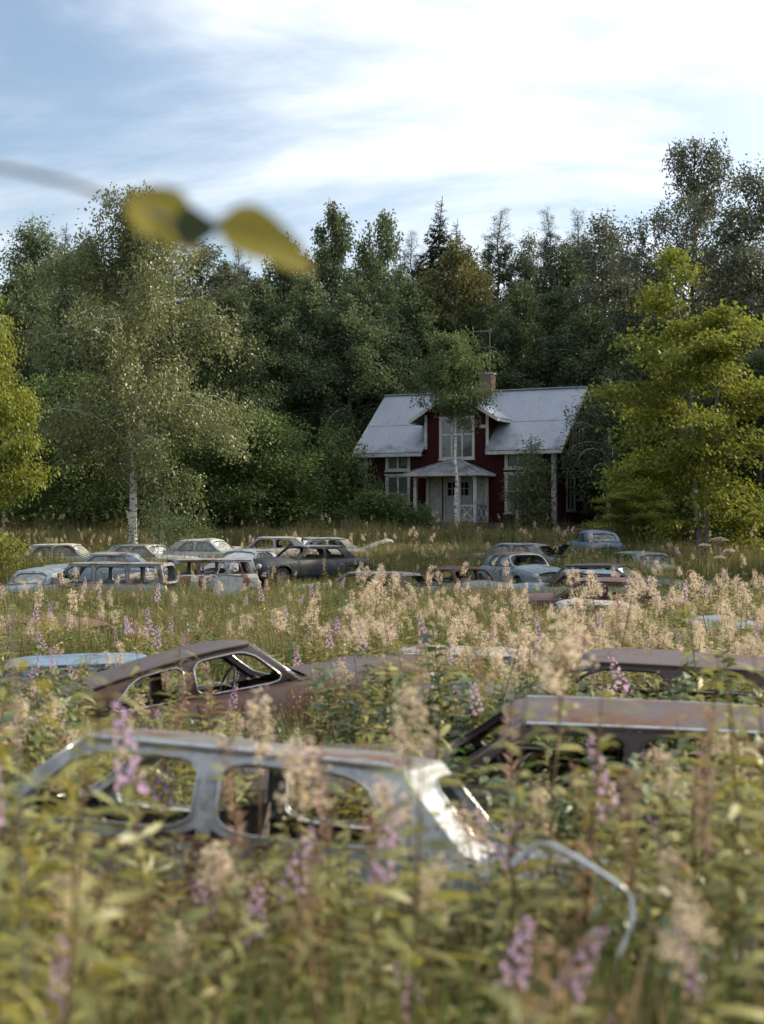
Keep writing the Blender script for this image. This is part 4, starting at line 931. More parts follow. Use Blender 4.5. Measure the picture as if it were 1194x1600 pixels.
car('wrecked_car', 'light blue car roof showing behind the brown fastback', 'sedan', 178, 1022, 16.5, 19, 12, 'skyblue', sink=.5, glass=ALL, pillarmat='paleblue')
car('rusty_car', 'rust brown wreck hidden in grass at the left edge', 'round', 66, 962, 22, 27, 160, 'rust', sink=.52)
car('rusty_car', 'rusty wreck with a small blue window right of the fastback', 'sedan', 575, 1026, 14.5, 17.5, 188, 'maroon', sink=.45, glass=ALL)
car('wrecked_car', 'grey rusty car top hidden among meadowsweet in the middle', 'sedan', 672, 1010, 17, 22, 175, 'greyflake', sink=.45)
# --- right group
car('rusty_car', 'rust red wreck with round roof in front of the blue roofed car', 'round', 930, 901, 30, 40, 170, 'maroon', sink=.16, roofmat='brown', pillarmat='brown')
car('wrecked_car', 'light blue roofed wreck between two rusty cars at the right', 'round', 905, 889, 33, 44, 166, 'skyblue', sink=.16, pillarmat='maroon')
car('wrecked_car', 'dark green car with brown roof and clouded windscreen beside the maple', 'sedan', 952, 880, 37, 48, -28, 'darkgreen', sink=.16, roofmat='brownroof', glass=('front',))
car('wrecked_car', 'pale bonneted wreck in front of the rust red round roof', 'round', 905, 936, 25, 32, 175, 'offwhite', sink=.55, seats=False)
car('wrecked_car', 'pale green boxy car peeping out left of the maple', 'sedan', 992, 861, 42, 52, 110, 'palegreen', sink=.5, glass=('rear',))
car('wrecked_car', 'dark blue grey wreck under the maple at the right edge', 'sedan', 1110, 908, 36, 44, 165, 'navy', sink=.55)
car('wrecked_car', 'small blue grey car top among the meadowsweet at the right', 'round', 1122, 962, 19, 27, 95, 'greyblue', sink=.40)
car('rusty_car', 'brown roofed wreck with missing windscreen right of the flaking grey roof', 'round', 722, 884, 38, 48, -60, 'greyblue', sink=.24, roofmat='rust', pillarmat='rust', glass=())
car('wrecked_car', 'light blue wreck with rusty roof in front of the open lidded car', 'round', 812, 862, 43, 54, -68, 'paleblue', sink=.15, roofmat='rust', glass=('side',))
car('wrecked_car', 'grey roofed wreck with its dark lid raised', 'sedan', 800, 848, 47, 58, 150, 'palegrey', sink=.15, lidup=1.0, trunkmat='navy', glass=('side',))
car('wrecked_car', 'sky blue car nearest to the house', 'round', 930, 828, 50, 62, 96, 'skyblue', sink=.15, glass=('rear',), cloudy=True)
car('wrecked_car', 'flaking grey car roof standing alone in the grass', 'long', 578, 892, 38, 48, 150, 'greyflake', sink=.35, glass=())
# --- left group
car('wrecked_car', 'black car shell without glass, left of the house', 'sedan', 478, 851, 44, 56, -142, 'navy', sink=-.02, roofmat='palegrey', pillarmat='navy')
car('wrecked_car', 'white round roofed car left of the black car shell', 'round', 384, 857, 45, 56, -110, 'white', sink=.15, glass=ALL, cloudy=True)
car('wrecked_wagon', 'grey wagon with stripped patchy rusty sides, right of the birch trunk', 'wagon', 290, 872, 40, 51, -160, 'patchy', sink=.10, roofmat='greyflake', door_open=0, pillarmat='palegrey')
car('wrecked_wagon', 'grey wagon shell with empty windows left of the birch trunk', 'van', 165, 878, 40, 51, 172, 'palegrey', sink=.45, roofmat='greyflake', pillarmat='palegrey')
car('wrecked_car', 'pale blue car with its roof behind the left wagon shell', 'round', 165, 862, 46, 54, 185, 'paleblue', sink=.15, glass=('rear', 'side'), roofmat='palegrey')
car('wrecked_car', 'white sedan with clouded windscreen at the left', 'sedan', 105, 849, 48, 58, -8, 'white', sink=.15, glass=ALL, cloudy=True)
car('wrecked_car', 'small pale blue car sunk in the grass at the left edge', 'round', 70, 886, 39, 46, 85, 'paleblue', sink=.40, glass=('rear',), cloudy=True)
car('wrecked_car', 'white car behind the birch trunk with a sunlit windscreen', 'sedan', 232, 850, 48, 58, -25, 'white', sink=.15, glass=ALL, cloudy=True)
car('wrecked_car', 'white car with a bright windscreen behind the patchy wagon', 'round', 326, 841, 50, 60, -20, 'white', sink=.15, glass=ALL, cloudy=True)
car('wrecked_car', 'pale roofed car farthest back beside the grey sedan', 'sedan', 420, 838, 53, 62, 178, 'offwhite', sink=.15, glass=())
car('wrecked_car', 'grey sedan behind the black car shell', 'sedan', 488, 839, 53, 62, -150, 'palegrey', sink=.15, glass=('front',))
car('wrecked_car', 'pale car with its bonnet raised at the foot of the garden', 'sedan', 528, 842, 55, 62, 10, 'offwhite', sink=.30, openhood=0.42, glass=())
car('rusty_car', 'rusty car remains lying at the corner of the house', 'long', 903, 826, 58, 64, 170, 'rust', sink=.75, seats=False)
# loose pieces
def loose():
    o = empty('car_door', tuple(at(352, 877, 40.5) - Vector((0, 0, 1.10))), (R(-12), R(4), R(-18)))
    tag(o, 'loose pale grey car door leaning at the front of the patchy wagon', 'car door')
    b = MB(); b.grid([[(-.42 + .84 * k / 5 + (.06 if z > .6 else 0), .05 * math.sin(z * 2.6), z) for k in range(6)] for z in np.linspace(0, .72, 7)]); b.grid([[(-.42 + .84 * k / 5, .09, z) for k in range(6)] for z in (0, .36, .72)]); b.build('door_skin', M['white'], o)
    b = MB(); b.tube([(-.40, .05, .72), (-.30, .09, 1.14), (.22, .09, 1.12), (.46, .05, .72)], .025, 6, closed=True); b.tube([(-.06, .05, .72), (-.04, .09, 1.13)], .014, 5); b.build('window_frame', M['palegrey'], o)
    pts = [at(800, 1352, 4.5), at(845, 1318, 4.5), at(900, 1340, 4.45), at(960, 1378, 4.4), at(982, 1400, 4.4), at(988, 1432, 4.38), at(978, 1468, 4.36), at(965, 1497, 4.34)]
    sm = []
    for i in range(len(pts) - 1):
        p0, p1, p2, p3 = pts[max(i-1,0)], pts[i], pts[i+1], pts[min(i+2, len(pts)-1)]
        for t in np.linspace(0, 1, 6)[:-1]: sm.append(.5*((2*p1)+(-p0+p2)*t+(2*p0-5*p1+4*p2-p3)*t*t+(-p0+3*p1-3*p2+p3)*t**3))
    sm += [pts[-1], pts[-1] + Vector((-.05, .02, -.35)), Vector((pts[-1].x - .1, pts[-1].y, float(G(pts[-1].x, pts[-1].y)) - .05))]
    b = MB(); b.tube(sm, .0105, 6); o = b.build('trim_strip', M['chrome']); tag(o, 'bent chrome trim strip sticking out of the weeds at the lower right', 'trim strip')
loose()

# ================================================================== meadow plants
M['P_stem'] = plainmat('plant stem', (0.13, 0.11, 0.04), (0.17, 0.09, 0.06), 8, 0.8)
M['P_leaf'] = leafmat('meadow plant leaves', (0.15, 0.175, 0.035), (0.40, 0.37, 0.10), 0.42, 0.18, 0.22, (0.36, 0.32, 0.06))
M['P_green'] = leafmat('dark green weed leaves', (0.05, 0.105, 0.03), (0.15, 0.20, 0.06), 0.35, 0.22, 0.22)
M['P_pink'] = leafmat('fireweed petals', (0.54, 0.35, 0.55), (0.74, 0.57, 0.72), 0.4, 0.02, 0.12)
M['P_pod'] = leafmat('fireweed seed pods', (0.30, 0.17, 0.13), (0.46, 0.34, 0.26), 0.3, 0.03, 0.15)
M['P_cream'] = leafmat('meadowsweet florets', (0.70, 0.55, 0.39), (0.84, 0.73, 0.58), 0.4, 0.02, 0.1)
M['P_dry'] = leafmat('dry grass', (0.16, 0.12, 0.055), (0.36, 0.28, 0.15), 0.35, 0.04, 0.2)
M['P_grass'] = leafmat('meadow grass', (0.065, 0.115, 0.030), (0.18, 0.205, 0.065), 0.35, 0.05, 0.22)
M['P_brown'] = leafmat('withered brown leaves', (0.20, 0.12, 0.065), (0.40, 0.27, 0.16), 0.3, 0.03, 0.15)
M['P_white'] = leafmat('umbel florets', (0.52, 0.46, 0.36), (0.70, 0.64, 0.54), 0.35, 0.02, 0.05)

def merge(name, meshes):
    V, LP, TOT, RN, MI, mats = [], [], [], [], [], []; off = 0
    for me in meshes:
        nv, nl, npz = len(me.vertices), len(me.loops), len(me.polygons)
        v = np.empty(nv * 3, np.float32); me.vertices.foreach_get('co', v); l = np.empty(nl, np.int32); me.loops.foreach_get('vertex_index', l)
        t = np.empty(npz, np.int32); me.polygons.foreach_get('loop_total', t); mi = np.empty(npz, np.int32); me.polygons.foreach_get('material_index', mi)
        r = np.full(nv, .5, np.float32)
        if 'rnd' in me.attributes: me.attributes['rnd'].data.foreach_get('value', r)
        V.append(v); LP.append(l + off); TOT.append(t); RN.append(r); MI.append(mi + len(mats)); mats += list(me.materials); off += nv
    V = np.concatenate(V); LP = np.concatenate(LP); TOT = np.concatenate(TOT)
    me = bpy.data.meshes.new(name); me.vertices.add(off); me.vertices.foreach_set('co', V); me.loops.add(len(LP)); me.loops.foreach_set('vertex_index', LP)
    me.polygons.add(len(TOT)); me.polygons.foreach_set('loop_start', np.concatenate([[0], np.cumsum(TOT)[:-1]]).astype(np.int32)); me.polygons.foreach_set('material_index', np.concatenate(MI))
    a = me.attributes.new('rnd', 'FLOAT', 'POINT'); a.data.foreach_set('value', np.concatenate(RN))
    for m in mats: me.materials.append(m)
    me.update(calc_edges=True); me.validate(); return me

def stem_curve(rng, h, bend=.12, k=7):
    b = rng.normal(0, bend * h, 2); return [np.array([b[0]*t*t, b[1]*t*t, h*t]) for t in np.linspace(0, 1, k)]
def fireweed(seed, flower=True, h=1.25, leafmat_='P_leaf', lw=.085, ll=.15):
    rng = np.random.default_rng(seed); sp = stem_curve(rng, h); S = MB(); S.tube(sp, [.006, .006, .0055, .005, .004, .003, .0015], 4, cap=False)
    nl = 58; u = np.linspace(.12, .74 if flower else .97, nl); az = np.arange(nl) * 2.4 + rng.normal(0, .3, nl)
    C = np.array([poly_at(sp, x) for x in u]); up = rng.normal(.35, .3, nl)
    A = np.stack([np.cos(az), np.sin(az), up], 1); ln = ll * rng.uniform(.65, 1.15, nl) * np.where(u > .6, 1.25 - u * .6, 1.0)
    lv = leaf_mesh('l', C, A, np.tile([0, 0, 1.], (nl, 1)) + rng.normal(0, .35, (nl, 3)), ln, ln * lw, rng.uniform(0, 1, nl) * .7 + .3 * (1 - u), M[leafmat_], True, .35)
    body = merge('fireweed', [S.mesh('s', M['P_stem']), lv])
    if not flower: return body, None
    nf = 34; C, A, Nn, Q = [], [], [], []; Cp, Ap = [], []
    for i in range(nf):
        f = i / nf; u_ = .70 + .27 * f; p = poly_at(sp, min(u_, .995)); a = i * 2.4; d = np.array([math.cos(a), math.sin(a), .15]); q = p + d * .035 * (1.25 - f)
        if f < .22:
            Cp.append(p); Ap.append(d + np.array([0, 0, .9])); continue
        for k in range(4):
            pa = k * 1.57 + i; C.append(q); A.append(d * .5 + np.array([math.cos(pa) * d[1], -math.cos(pa) * d[0], math.sin(pa)]) * .9); Nn.append(d); Q.append(rng.uniform(0, 1))
    n = len(C); fs = 1.1 - .5 * np.linspace(0, 1, n)
    fl = leaf_mesh('f', C, A, Nn, .020 * fs, .0095 * fs, np.array(Q), M['P_pink'])
    pd = leaf_mesh('p', Cp, Ap, np.tile([1., 0, 0], (len(Cp), 1)), .055, .004, rng.uniform(0, 1, len(Cp)), M['P_pod'])
    return body, merge('flower_spike', [fl, pd])
def seeded(seed, h=1.3):                                  # fireweed gone to pods: brown loose spike
    rng = np.random.default_rng(seed); body, _ = fireweed(seed, False, h * .72); sp = stem_curve(np.random.default_rng(seed), h * .72)
    top = sp[-1]; n = 90; u = rng.uniform(0, 1, n); az = rng.uniform(0, 6.28, n)
    C = top + np.stack([0 * u, 0 * u, u * h * .32 - .03], 1); A = np.stack([np.cos(az), np.sin(az), rng.uniform(.3, 1.6, n)], 1)
    S = MB(); S.tube([top, top + np.array([0, 0, h * .3])], [.003, .001], 4, cap=False)
    return body, merge('seed_spike', [S.mesh('s', M['P_stem']), leaf_mesh('p', C, A, rng.normal(0, 1, (n, 3)), .06, .005, rng.uniform(0, 1, n), M['P_pod'])])
def meadowsweet(seed, h=1.2):
    rng = np.random.default_rng(seed); sp = stem_curve(rng, h, .09); S = MB(); S.tube(sp, [.0055, .005, .005, .0045, .004, .003, .002], 4, cap=False)
    C, A, ln = [], [], []
    for i in range(9):
        u = .1 + .075 * i; p = poly_at(sp, u); a = i * 2.4; d = np.array([math.cos(a), math.sin(a), .45])
        S.tube([p, p + d * .11, p + d * .2 - np.array([0, 0, .03])], .0025, 3, cap=False)
        for k in range(5):
            q = p + d * (.06 + .04 * k) * (1.0); sd = np.array([-d[1], d[0], 0]) * (1 if k % 2 else -1)
            C.append(q); A.append(sd * .9 + d * .5 if k < 4 else d); ln.append(.075 + .02 * (k == 4))
    ln = np.array(ln); lv = leaf_mesh('l', C, A, np.tile([0, 0, 1.], (len(C), 1)) + rng.normal(0, .3, (len(C), 3)), ln, ln * .28, rng.uniform(0, 1, len(C)), M['P_leaf'], True, .25)
    body_parts = [S.mesh('s', M['P_stem']), lv]
    # fluffy panicle: lobes of tiny florets
    C = []; T = MB()
    for i in range(13):
        a = i * 2.4 + rng.normal(0, .5); rad = rng.uniform(.015, .085) * (1 - i / 20); p0 = poly_at(sp, .82 + .013 * i); p = np.array([p0[0] + math.cos(a) * rad, p0[1] + math.sin(a) * rad, h * (.86 + .0115 * i) + rng.normal(0, .02)])
        T.tube([p0, p], .0018, 3, cap=False); nn_ = int(rng.integers(10, 46)); C.append(p + rng.normal(0, 1, (nn_, 3)) * np.array([.018, .018, .024]) * rng.uniform(.6, 1.35))
    C = np.concatenate(C); n = len(C)
    fl = leaf_mesh('f', C, rng.normal(0, 1, (n, 3)), rng.normal(0, 1, (n, 3)), rng.uniform(.009, .018, n), rng.uniform(.004, .008, n), rng.uniform(0, 1, n), M['P_cream'])
    return merge('meadowsweet', body_parts), merge('flower_head', [T.mesh('t', M['P_stem']), fl])
def grass_tuft(seed, h=.75, n=46, dry=.4, spread=.22, seedheads=False):
    rng = np.random.default_rng(seed); out = []
    nd = int(n * dry)
    for cnt, m in ((n - nd, 'P_grass'), (nd, 'P_dry')):
        if cnt < 1: continue
        C = np.stack([rng.normal(0, spread, cnt), rng.normal(0, spread, cnt), np.full(cnt, -.03)], 1); az = rng.uniform(0, 6.28, cnt); lean = rng.uniform(.05, .5, cnt)
        A = np.stack([np.cos(az) * lean, np.sin(az) * lean, np.ones(cnt)], 1); ln = h * rng.uniform(.5, 1.15, cnt)
        out.append(leaf_mesh('g', C, A, np.stack([-np.cos(az), -np.sin(az), .3 * np.ones(cnt)], 1), ln, .006 + .004 * rng.uniform(0, 1, cnt), rng.uniform(0, 1, cnt), M[m], True, -.22))
        if seedheads and m == 'P_dry':
            tip = C + unit(A) * ln[:, None] * .95; k = 7; T_ = np.repeat(tip, k, 0) + rng.normal(0, 1, (cnt * k, 3)) * np.array([.022, .022, .06])
            out.append(leaf_mesh('h', T_, rng.normal(0, 1, (cnt * k, 3)) + np.array([0, 0, .8]), rng.normal(0, 1, (cnt * k, 3)), .035, .008, rng.uniform(.4, 1, cnt * k), M['P_dry']))
    return merge('grass', out)
def umbel(seed, h=1.5):
    rng = np.random.default_rng(seed); sp = stem_curve(rng, h, .05); S = MB(); S.tube(sp, [.012, .011, .010, .009, .008, .007, .006], 5, cap=False); C = []
    heads = [(sp[-1], .17)] + [(poly_at(sp, u) + np.array([math.cos(a) * .22, math.sin(a) * .22, .22]), .10) for u, a in ((.72, .4), (.78, 2.9), (.65, 4.6))]
    for k, (c, r) in enumerate(heads):
        if k: S.tube([poly_at(sp, (.72, .78, .65)[k - 1]), c - np.array([0, 0, .06])], .004, 4, cap=False)
        for i in range(26):
            a = i * 2.4; q = r * math.sqrt((i + .5) / 26); p = c + np.array([math.cos(a) * q, math.sin(a) * q, .05 - .35 * q * q / r]); S.tube([c - np.array([0, 0, .08]), p], .0016, 3, cap=False)
            C.append(p + rng.normal(0, 1, (14, 3)) * np.array([.014, .014, .006]))
    C = np.concatenate(C); n = len(C); fl = leaf_mesh('f', C, rng.normal(0, 1, (n, 3)) * np.array([1, 1, .3]), np.tile([0, 0, 1.], (n, 1)), .014, .007, rng.uniform(0, 1, n), M['P_white'])
    nl = 12; az = np.arange(nl) * 2.4; lv = leaf_mesh('l', [poly_at(sp, .1 + .04 * i) for i in range(nl)], np.stack([np.cos(az), np.sin(az), .4 + 0 * az], 1), np.tile([0, 0, 1.], (nl, 1)), .28, .06, rng.uniform(0, 1, nl), M['P_leaf'], True, .3)
    return merge('umbel', [S.mesh('s', M['P_stem']), lv]), merge('flower_head', [fl])

FW = [fireweed(40 + i, True, 1.25 + .1 * (i % 3)) for i in range(5)]
SD = [seeded(60 + i, 1.3) for i in range(3)]
MS = [meadowsweet(50 + i, 1.15 + .08 * i) for i in range(5)]
WD = [fireweed(70 + i, False, .85 + .1 * i)[0] for i in range(3)] + [fireweed(76 + i, False, .7 + .1 * i, 'P_green', .12 + .08 * i, .13 - .01 * i)[0] for i in range(3)]
BR = [fireweed(80 + i, False, .8, 'P_brown')[0] for i in range(2)]
GR = [grass_tuft(90 + i, .62 + .08 * i, 50, .04 + .07 * i) for i in range(5)]
GS = [grass_tuft(100 + i, .85, 34, .85, .25, True) for i in range(3)]
UM = umbel(110)

# ---- where plants may rise in front of what
def limit(px, d):
    if d < 4.7 and 770 < px < 1030: return 1500
    if d < 7.0: return 985 if px < 70 else 1275 if px < 660 else 1330 if px < 775 else 1150
    if d < 9.0: return 1150 if px < 690 else 1112
    if d < 13: return 1105 if 120 < px < 485 else 1008 if px < 790 else 1036
    if d < 17: return 1025 if 110 < px < 520 else 990
    if d < 24: return 955
    if d < 34 and 820 < px < 1030: return 950
    if d < 33: return 936 if px > 560 else 948
    if d < 42 and 325 < px < 385: return 928
    if d < 46: return 915 if 640 < px < 1030 else 922 if px < 440 else 908
    if d < 50 and 395 < px < 545: return 902
    if d < 60: return 862 if px < 560 else 850
    return 826
hc, hs = math.cos(HTH), math.sin(HTH); hx0, hy0 = (570 - CX) / F * 72.6, 72.6
FA = np.array([(a, b, math.cos(w), math.sin(w), l - .12, q - .10) for a, b, w, l, q, z in FOOT])
def blocked(x, y):
    dx, dy = x - FA[:, 0], y - FA[:, 1]; u = dx * FA[:, 2] + dy * FA[:, 3]; v = -dx * FA[:, 3] + dy * FA[:, 2]
    if np.any((np.abs(u) < FA[:, 4]) & (np.abs(v) < FA[:, 5])): return True
    dx, dy = x - hx0, y - hy0; s_, t_ = dx * hc - dy * hs, dx * hs + dy * hc
    return (-.3 < s_ < LH + .3 and -.2 < t_ < DH + .3) or (3.2 < s_ < 7.2 and -2.3 < t_ <= 0)
def sample(rng, y0, y1, dens, wide=.33, clump=False):
    """points of a strip of the field, dens(px, d) plants per square metre"""
    out = []; area = wide * (y1 * y1 - y0 * y0) + 3 * (y1 - y0); mxd = dens(None, None); n = int(area * mxd)
    yy = np.sqrt(rng.uniform(y0 * y0, y1 * y1, n)); xx = rng.uniform(-1, 1, n) * (wide * yy + 1.0); keep = rng.uniform(0, 1, n)
    for x, y, k in zip(xx, yy, keep):
        px = x / y * F + CX
        if k < dens(px, y) / mxd * (min(1, max(.05, 1.9 * patch(x, y) - .25)) if clump else 1) and not blocked(x, y): out.append((x, y, px))
    return out
def fit(rng, x, y, px, h, smin=.45, smax=1.15, brave=.06, lo=.72):
    z = float(G(x, y)); row = limit(px, y)
    if rng.uniform() < brave: row -= 900 / y + 15
    hmax = ZC + (HOR - row) / F * y - z; s = min(rng.uniform(lo, smax), hmax / h * rng.uniform(.82, 1.0))
    return (s, z) if s > smin else (None, z)
def strip(v):
    def f(px, d): return v
    return f
def patch(x, y):
    return .5 + .5 * math.sin(x * 1.9 + 1.1 * math.sin(y * .83) + 2) * math.cos(y * 1.37 + .9 * math.sin(x * .7)) + .25 * math.sin(x * 4.1 + y * 3.3)

def gn_scatter(name, meshes, pts, label, cat):
    """ONE object: many alike plants nobody could count"""
    c = bpy.data.collections.new(name + '_sources')
    for i, m in enumerate(meshes):
        o = bpy.data.objects.new('%s_source_%02d' % (name, i), m); c.objects.link(o)
    P = np.array(pts, dtype=np.float32)                  # x, y, z, rx, ry, rz, s, idx
    me = bpy.data.meshes.new(name); me.vertices.add(len(P)); me.vertices.foreach_set('co', P[:, :3].ravel())
    a = me.attributes.new('rot', 'FLOAT_VECTOR', 'POINT'); a.data.foreach_set('vector', P[:, 3:6].ravel())
    a = me.attributes.new('scl', 'FLOAT', 'POINT'); a.data.foreach_set('value', P[:, 6].copy())
    a = me.attributes.new('idx', 'INT', 'POINT'); a.data.foreach_set('value', P[:, 7].astype(np.int32))
    o = link(name, me); g = bpy.data.node_groups.new(name, 'GeometryNodeTree')
    g.interface.new_socket('Geometry', in_out='INPUT', socket_type='NodeSocketGeometry'); g.interface.new_socket('Geometry', in_out='OUTPUT', socket_type='NodeSocketGeometry')
    N, L = g.nodes.new, g.links.new; gi, go = N('NodeGroupInput'), N('NodeGroupOutput'); ip = N('GeometryNodeInstanceOnPoints'); ci = N('GeometryNodeCollectionInfo')
    ci.inputs['Collection'].default_value = c; ci.inputs['Separate Children'].default_value = True; ci.inputs['Reset Children'].default_value = True
    def attr(nm, ty):
        n = N('GeometryNodeInputNamedAttribute'); n.data_type = ty; n.inputs['Name'].default_value = nm; return next(s for s in n.outputs if s.enabled and s.name == 'Attribute')
    er = N('FunctionNodeEulerToRotation'); L(attr('rot', 'FLOAT_VECTOR'), er.inputs[0])
    L(gi.outputs[0], ip.inputs['Points']); L(ci.outputs[0], ip.inputs['Instance']); ip.inputs['Pick Instance'].default_value = True
    L(attr('idx', 'INT'), ip.inputs['Instance Index']); L(er.outputs[0], ip.inputs['Rotation']); L(attr('scl', 'FLOAT'), ip.inputs['Scale']); L(ip.outputs[0], go.inputs[0])
    md = o.modifiers.new('scatter', 'NODES'); md.node_group = g
    return tag(o, label, cat, kind='stuff')

def row_of(rng, x, y, z, s, n): return (x, y, z - .02, rng.normal(0, .12), rng.normal(0, .12), rng.uniform(0, 6.28), s, rng.integers(0, n))
def meadow():
    rng = np.random.default_rng(77)
    # --- grass
    pts = []
    for (y0, y1, dn, sc_) in ((2.0, 8, 16, .85), (8, 18, 16, .8), (18, 34, 14, .95), (34, 52, 10, 1.1), (52, 74, 7, 1.25), (74, 100, 2.0, 1.4)):
        for x, y, px in sample(rng, y0, y1, strip(dn), .36):
            s, z = fit(rng, x, y, px, .72, .3, sc_ * 1.15, .04)
            if s is None: s = .3
            pts.append(row_of(rng, x, y, z, s, len(GR)))
    gn_scatter('meadow_grass', GR, pts, 'green and dry grass covering the whole meadow', 'grass')
    pts = []
    for (y0, y1, dn) in ((2.8, 7, 4.0), (7, 18, 1.6), (18, 34, 1.8), (34, 48, 1.0), (48, 73, 4.0)):
        for x, y, px in sample(rng, y0, y1, strip(dn), .36):
            s, z = fit(rng, x, y, px, .92, .35, 1.1, .10)
            if s: pts.append(row_of(rng, x, y, z, s, len(GS)))
    gn_scatter('seeding_grass', GS, pts, 'tan seeding grass standing in the meadow', 'grass')
    # --- leafy weeds, withered weeds
    pts = []
    def wd(px, d):
        if px is None: return 30
        return 30 if 4.7 < d < 6.8 and px > 720 else 16 if d < 7 else 24 if d < 13 and px > 560 else 17 if d < 13 else 13 if d < 20 else 6 if d < 34 else 1.6
    for x, y, px in sample(rng, 2.6, 66, wd):
        s, z = fit(rng, x, y, px, .95, .3, 1.9 if y < 13 else 1.25, .20 if y < 8 else .08, (1.3 if px > 760 else 1.05 if y > 5 else .6) if y < 7 else 1.2 if y < 13 else .72)
        if s:
            pts.append(row_of(rng, x, y, z, s, len(WD)))
            if px < 660 and y < 9 and rng.uniform() < .8 or y > 20 and px > 430 and rng.uniform() < .3: pts[-1] = pts[-1][:7] + (rng.integers(0, 3),)
            elif px > 640 and y < 12 and rng.uniform() < .5: pts[-1] = pts[-1][:7] + (rng.integers(3, 5 if y < 6 else 6),)
            if y < 7.0 and pts[-1][7] >= 4: pts[-1] = pts[-1][:7] + (1,)
    for (fx, fy, fw, fl_, fq, fz) in FOOT:                # weeds that have grown up inside the empty shells
        for k in range(30 if fy < 17 else 8):
            u, v = rng.uniform(-.95, .85), rng.uniform(-.5, .5); x = fx + u * math.cos(fw) - v * math.sin(fw); y = fy + u * math.sin(fw) + v * math.cos(fw); z = float(G(x, y))
            s = min(1.25, (fz - .22 - z) / 1.02) * rng.uniform(.7, 1); pts.append(row_of(rng, x, y, z, s, len(WD)))
    gn_scatter('leafy_weeds', WD, pts, 'leafy green weeds growing between the wrecks', 'weeds')
    pts = []
    for x, y, px in sample(rng, 2.6, 40, lambda px, d: 1.6 if d is None or d < 7 else 1.2 if d < 10 else .8):
        s, z = fit(rng, x, y, px, .85, .35, 1.4, .22, .9)
        if s: pts.append(row_of(rng, x, y, z, s, len(BR)))
    gn_scatter('withered_weeds', BR, pts, 'withered brown weeds among the green ones', 'weeds')
    # --- flowering plants: the nearest are things of their own
    def flowering(protos, y0, dens, h, names, label, cat, group, spike, stuff, stufflabel, brave, cap):
        P = []
        for x, y, px in sample(rng, y0, 66, dens, clump=True):
            s, z = fit(rng, x, y, px, h, .45, 1.3, brave, .6)
            if s: P.append((x, y, z, s, px))
        P.sort(key=lambda q: q[1]); seen = [q for q in P if -40 < q[4] < 1234][:cap]; ids = {id(q) for q in seen}; rest = [q for q in P if id(q) not in ids]
        for i, (x, y, z, s, px) in enumerate(seen):
            bm_, fm = protos[i % len(protos)]
            o = link(names, bm_, None, (x, y, z - .02), (rng.normal(0, .14), rng.normal(0, .14), rng.uniform(0, 6.28)), (s * rng.uniform(1.0, 1.6), s * rng.uniform(1.0, 1.6), s))
            link(spike, fm, o)['kind'] = 'stuff'
            side = 'left' if px < 420 else 'right' if px > 780 else 'middle'
            zone = 'close to the camera' if y < 7.5 else 'between the nearest wrecks' if y < 13 else 'behind the nearest wrecks'
            tag(o, label % (side, zone), cat, '%s on the %s, %s' % (group, side, zone))
        if rest: gn_scatter(stuff, [merge(stuff, [a, b]) for a, b in protos], [row_of(rng, x, y, z, s, len(protos)) for x, y, z, s, px in rest], stufflabel, cat)
    def dms(px, d):
        if px is None: return 10
        if d < 8: return 5.0
        if d < 13: return 1.8 if px < 560 else 2.0
        if 13 < d < 30 and px > 540: return 10
        if d < 24: return 3.0
        if d < 34: return 1.6
        return 1.1 if d < 48 else 2.4
    flowering(MS, 3.0, dms, 1.3, 'meadowsweet', 'cream flowered meadowsweet plant on the %s, %s', 'meadowsweet', 'meadowsweet plants', 'flower_head', 'far_meadowsweet', 'cream meadowsweet flowers spread over the far meadow', .26, 300)
    def dfw(px, d):
        if px is None: return 6.5
        if d < 8: return 6.5 if px < 620 else 4.5
        if d < 20: return 1.9
        return .5 if d < 34 else .15
    flowering(FW, 2.8, dfw, 1.35, 'fireweed', 'fireweed plant with pink purple flower spike on the %s, %s', 'fireweed', 'fireweed plants', 'flower_spike', 'far_fireweed', 'pink fireweed scattered over the far meadow', .26, 300)
    def dsd(px, d):
        if px is None: return 1.8
        return 1.8 if d < 8 else .5 if d < 20 else .2
    flowering(SD, 2.8, dsd, 1.3, 'seeding_fireweed', 'fireweed gone to brown seed pods on the %s, %s', 'fireweed', 'seeding fireweed plants', 'seed_spike', 'far_seeding_fireweed', 'brown seeding fireweed scattered over the far meadow', .25, 160)
    # --- single plants that stand out
    def single(name, proto, child, px, top, d, h, label, cat, rz=0.0):
        x = tx(px, d); z = float(G(x, d)); s = (ZC + (HOR - top) / F * d - z) / h
        o = link(name, proto[0], None, (x, d, z - .02), (0, 0, rz), (s, s, s)); link(child, proto[1], o)['kind'] = 'stuff'; tag(o, label, cat)
    single('umbel_plant', UM, 'flower_head', 1122, 838, 31, 1.55, 'tall pale umbel standing in front of the maple trunks', 'umbel plant')
    single('meadowsweet', MS[0], 'flower_head', 848, 975, 5.6, 1.15, 'large blurred cream flower head in front of the long brown wreck', 'meadowsweet', 1.0)
    single('meadowsweet', MS[2], 'flower_head', 405, 1085, 6.2, 1.31, 'blurred cream flower head just in front of the brown fastback', 'meadowsweet', 2.0)
    single('meadowsweet', MS[3], 'flower_head', 640, 1080, 5.2, 1.39, 'blurred cream flower head above the middle of the nearest wreck', 'meadowsweet', 3.0)
    single('fireweed', FW[0], 'flower_spike', 245, 1050, 5.0, 1.25, 'blurred lilac fireweed spike in front of the fastback boot', 'fireweed', .5)
    single('fireweed', FW[2], 'flower_spike', 550, 1215, 4.3, 1.45, 'blurred lilac fireweed spike in front of the nearest wreck window', 'fireweed', .9)
    single('fireweed', FW[3], 'flower_spike', 80, 1440, 3.2, 1.25, 'large blurred lilac fireweed at the lower left corner', 'fireweed', .2)
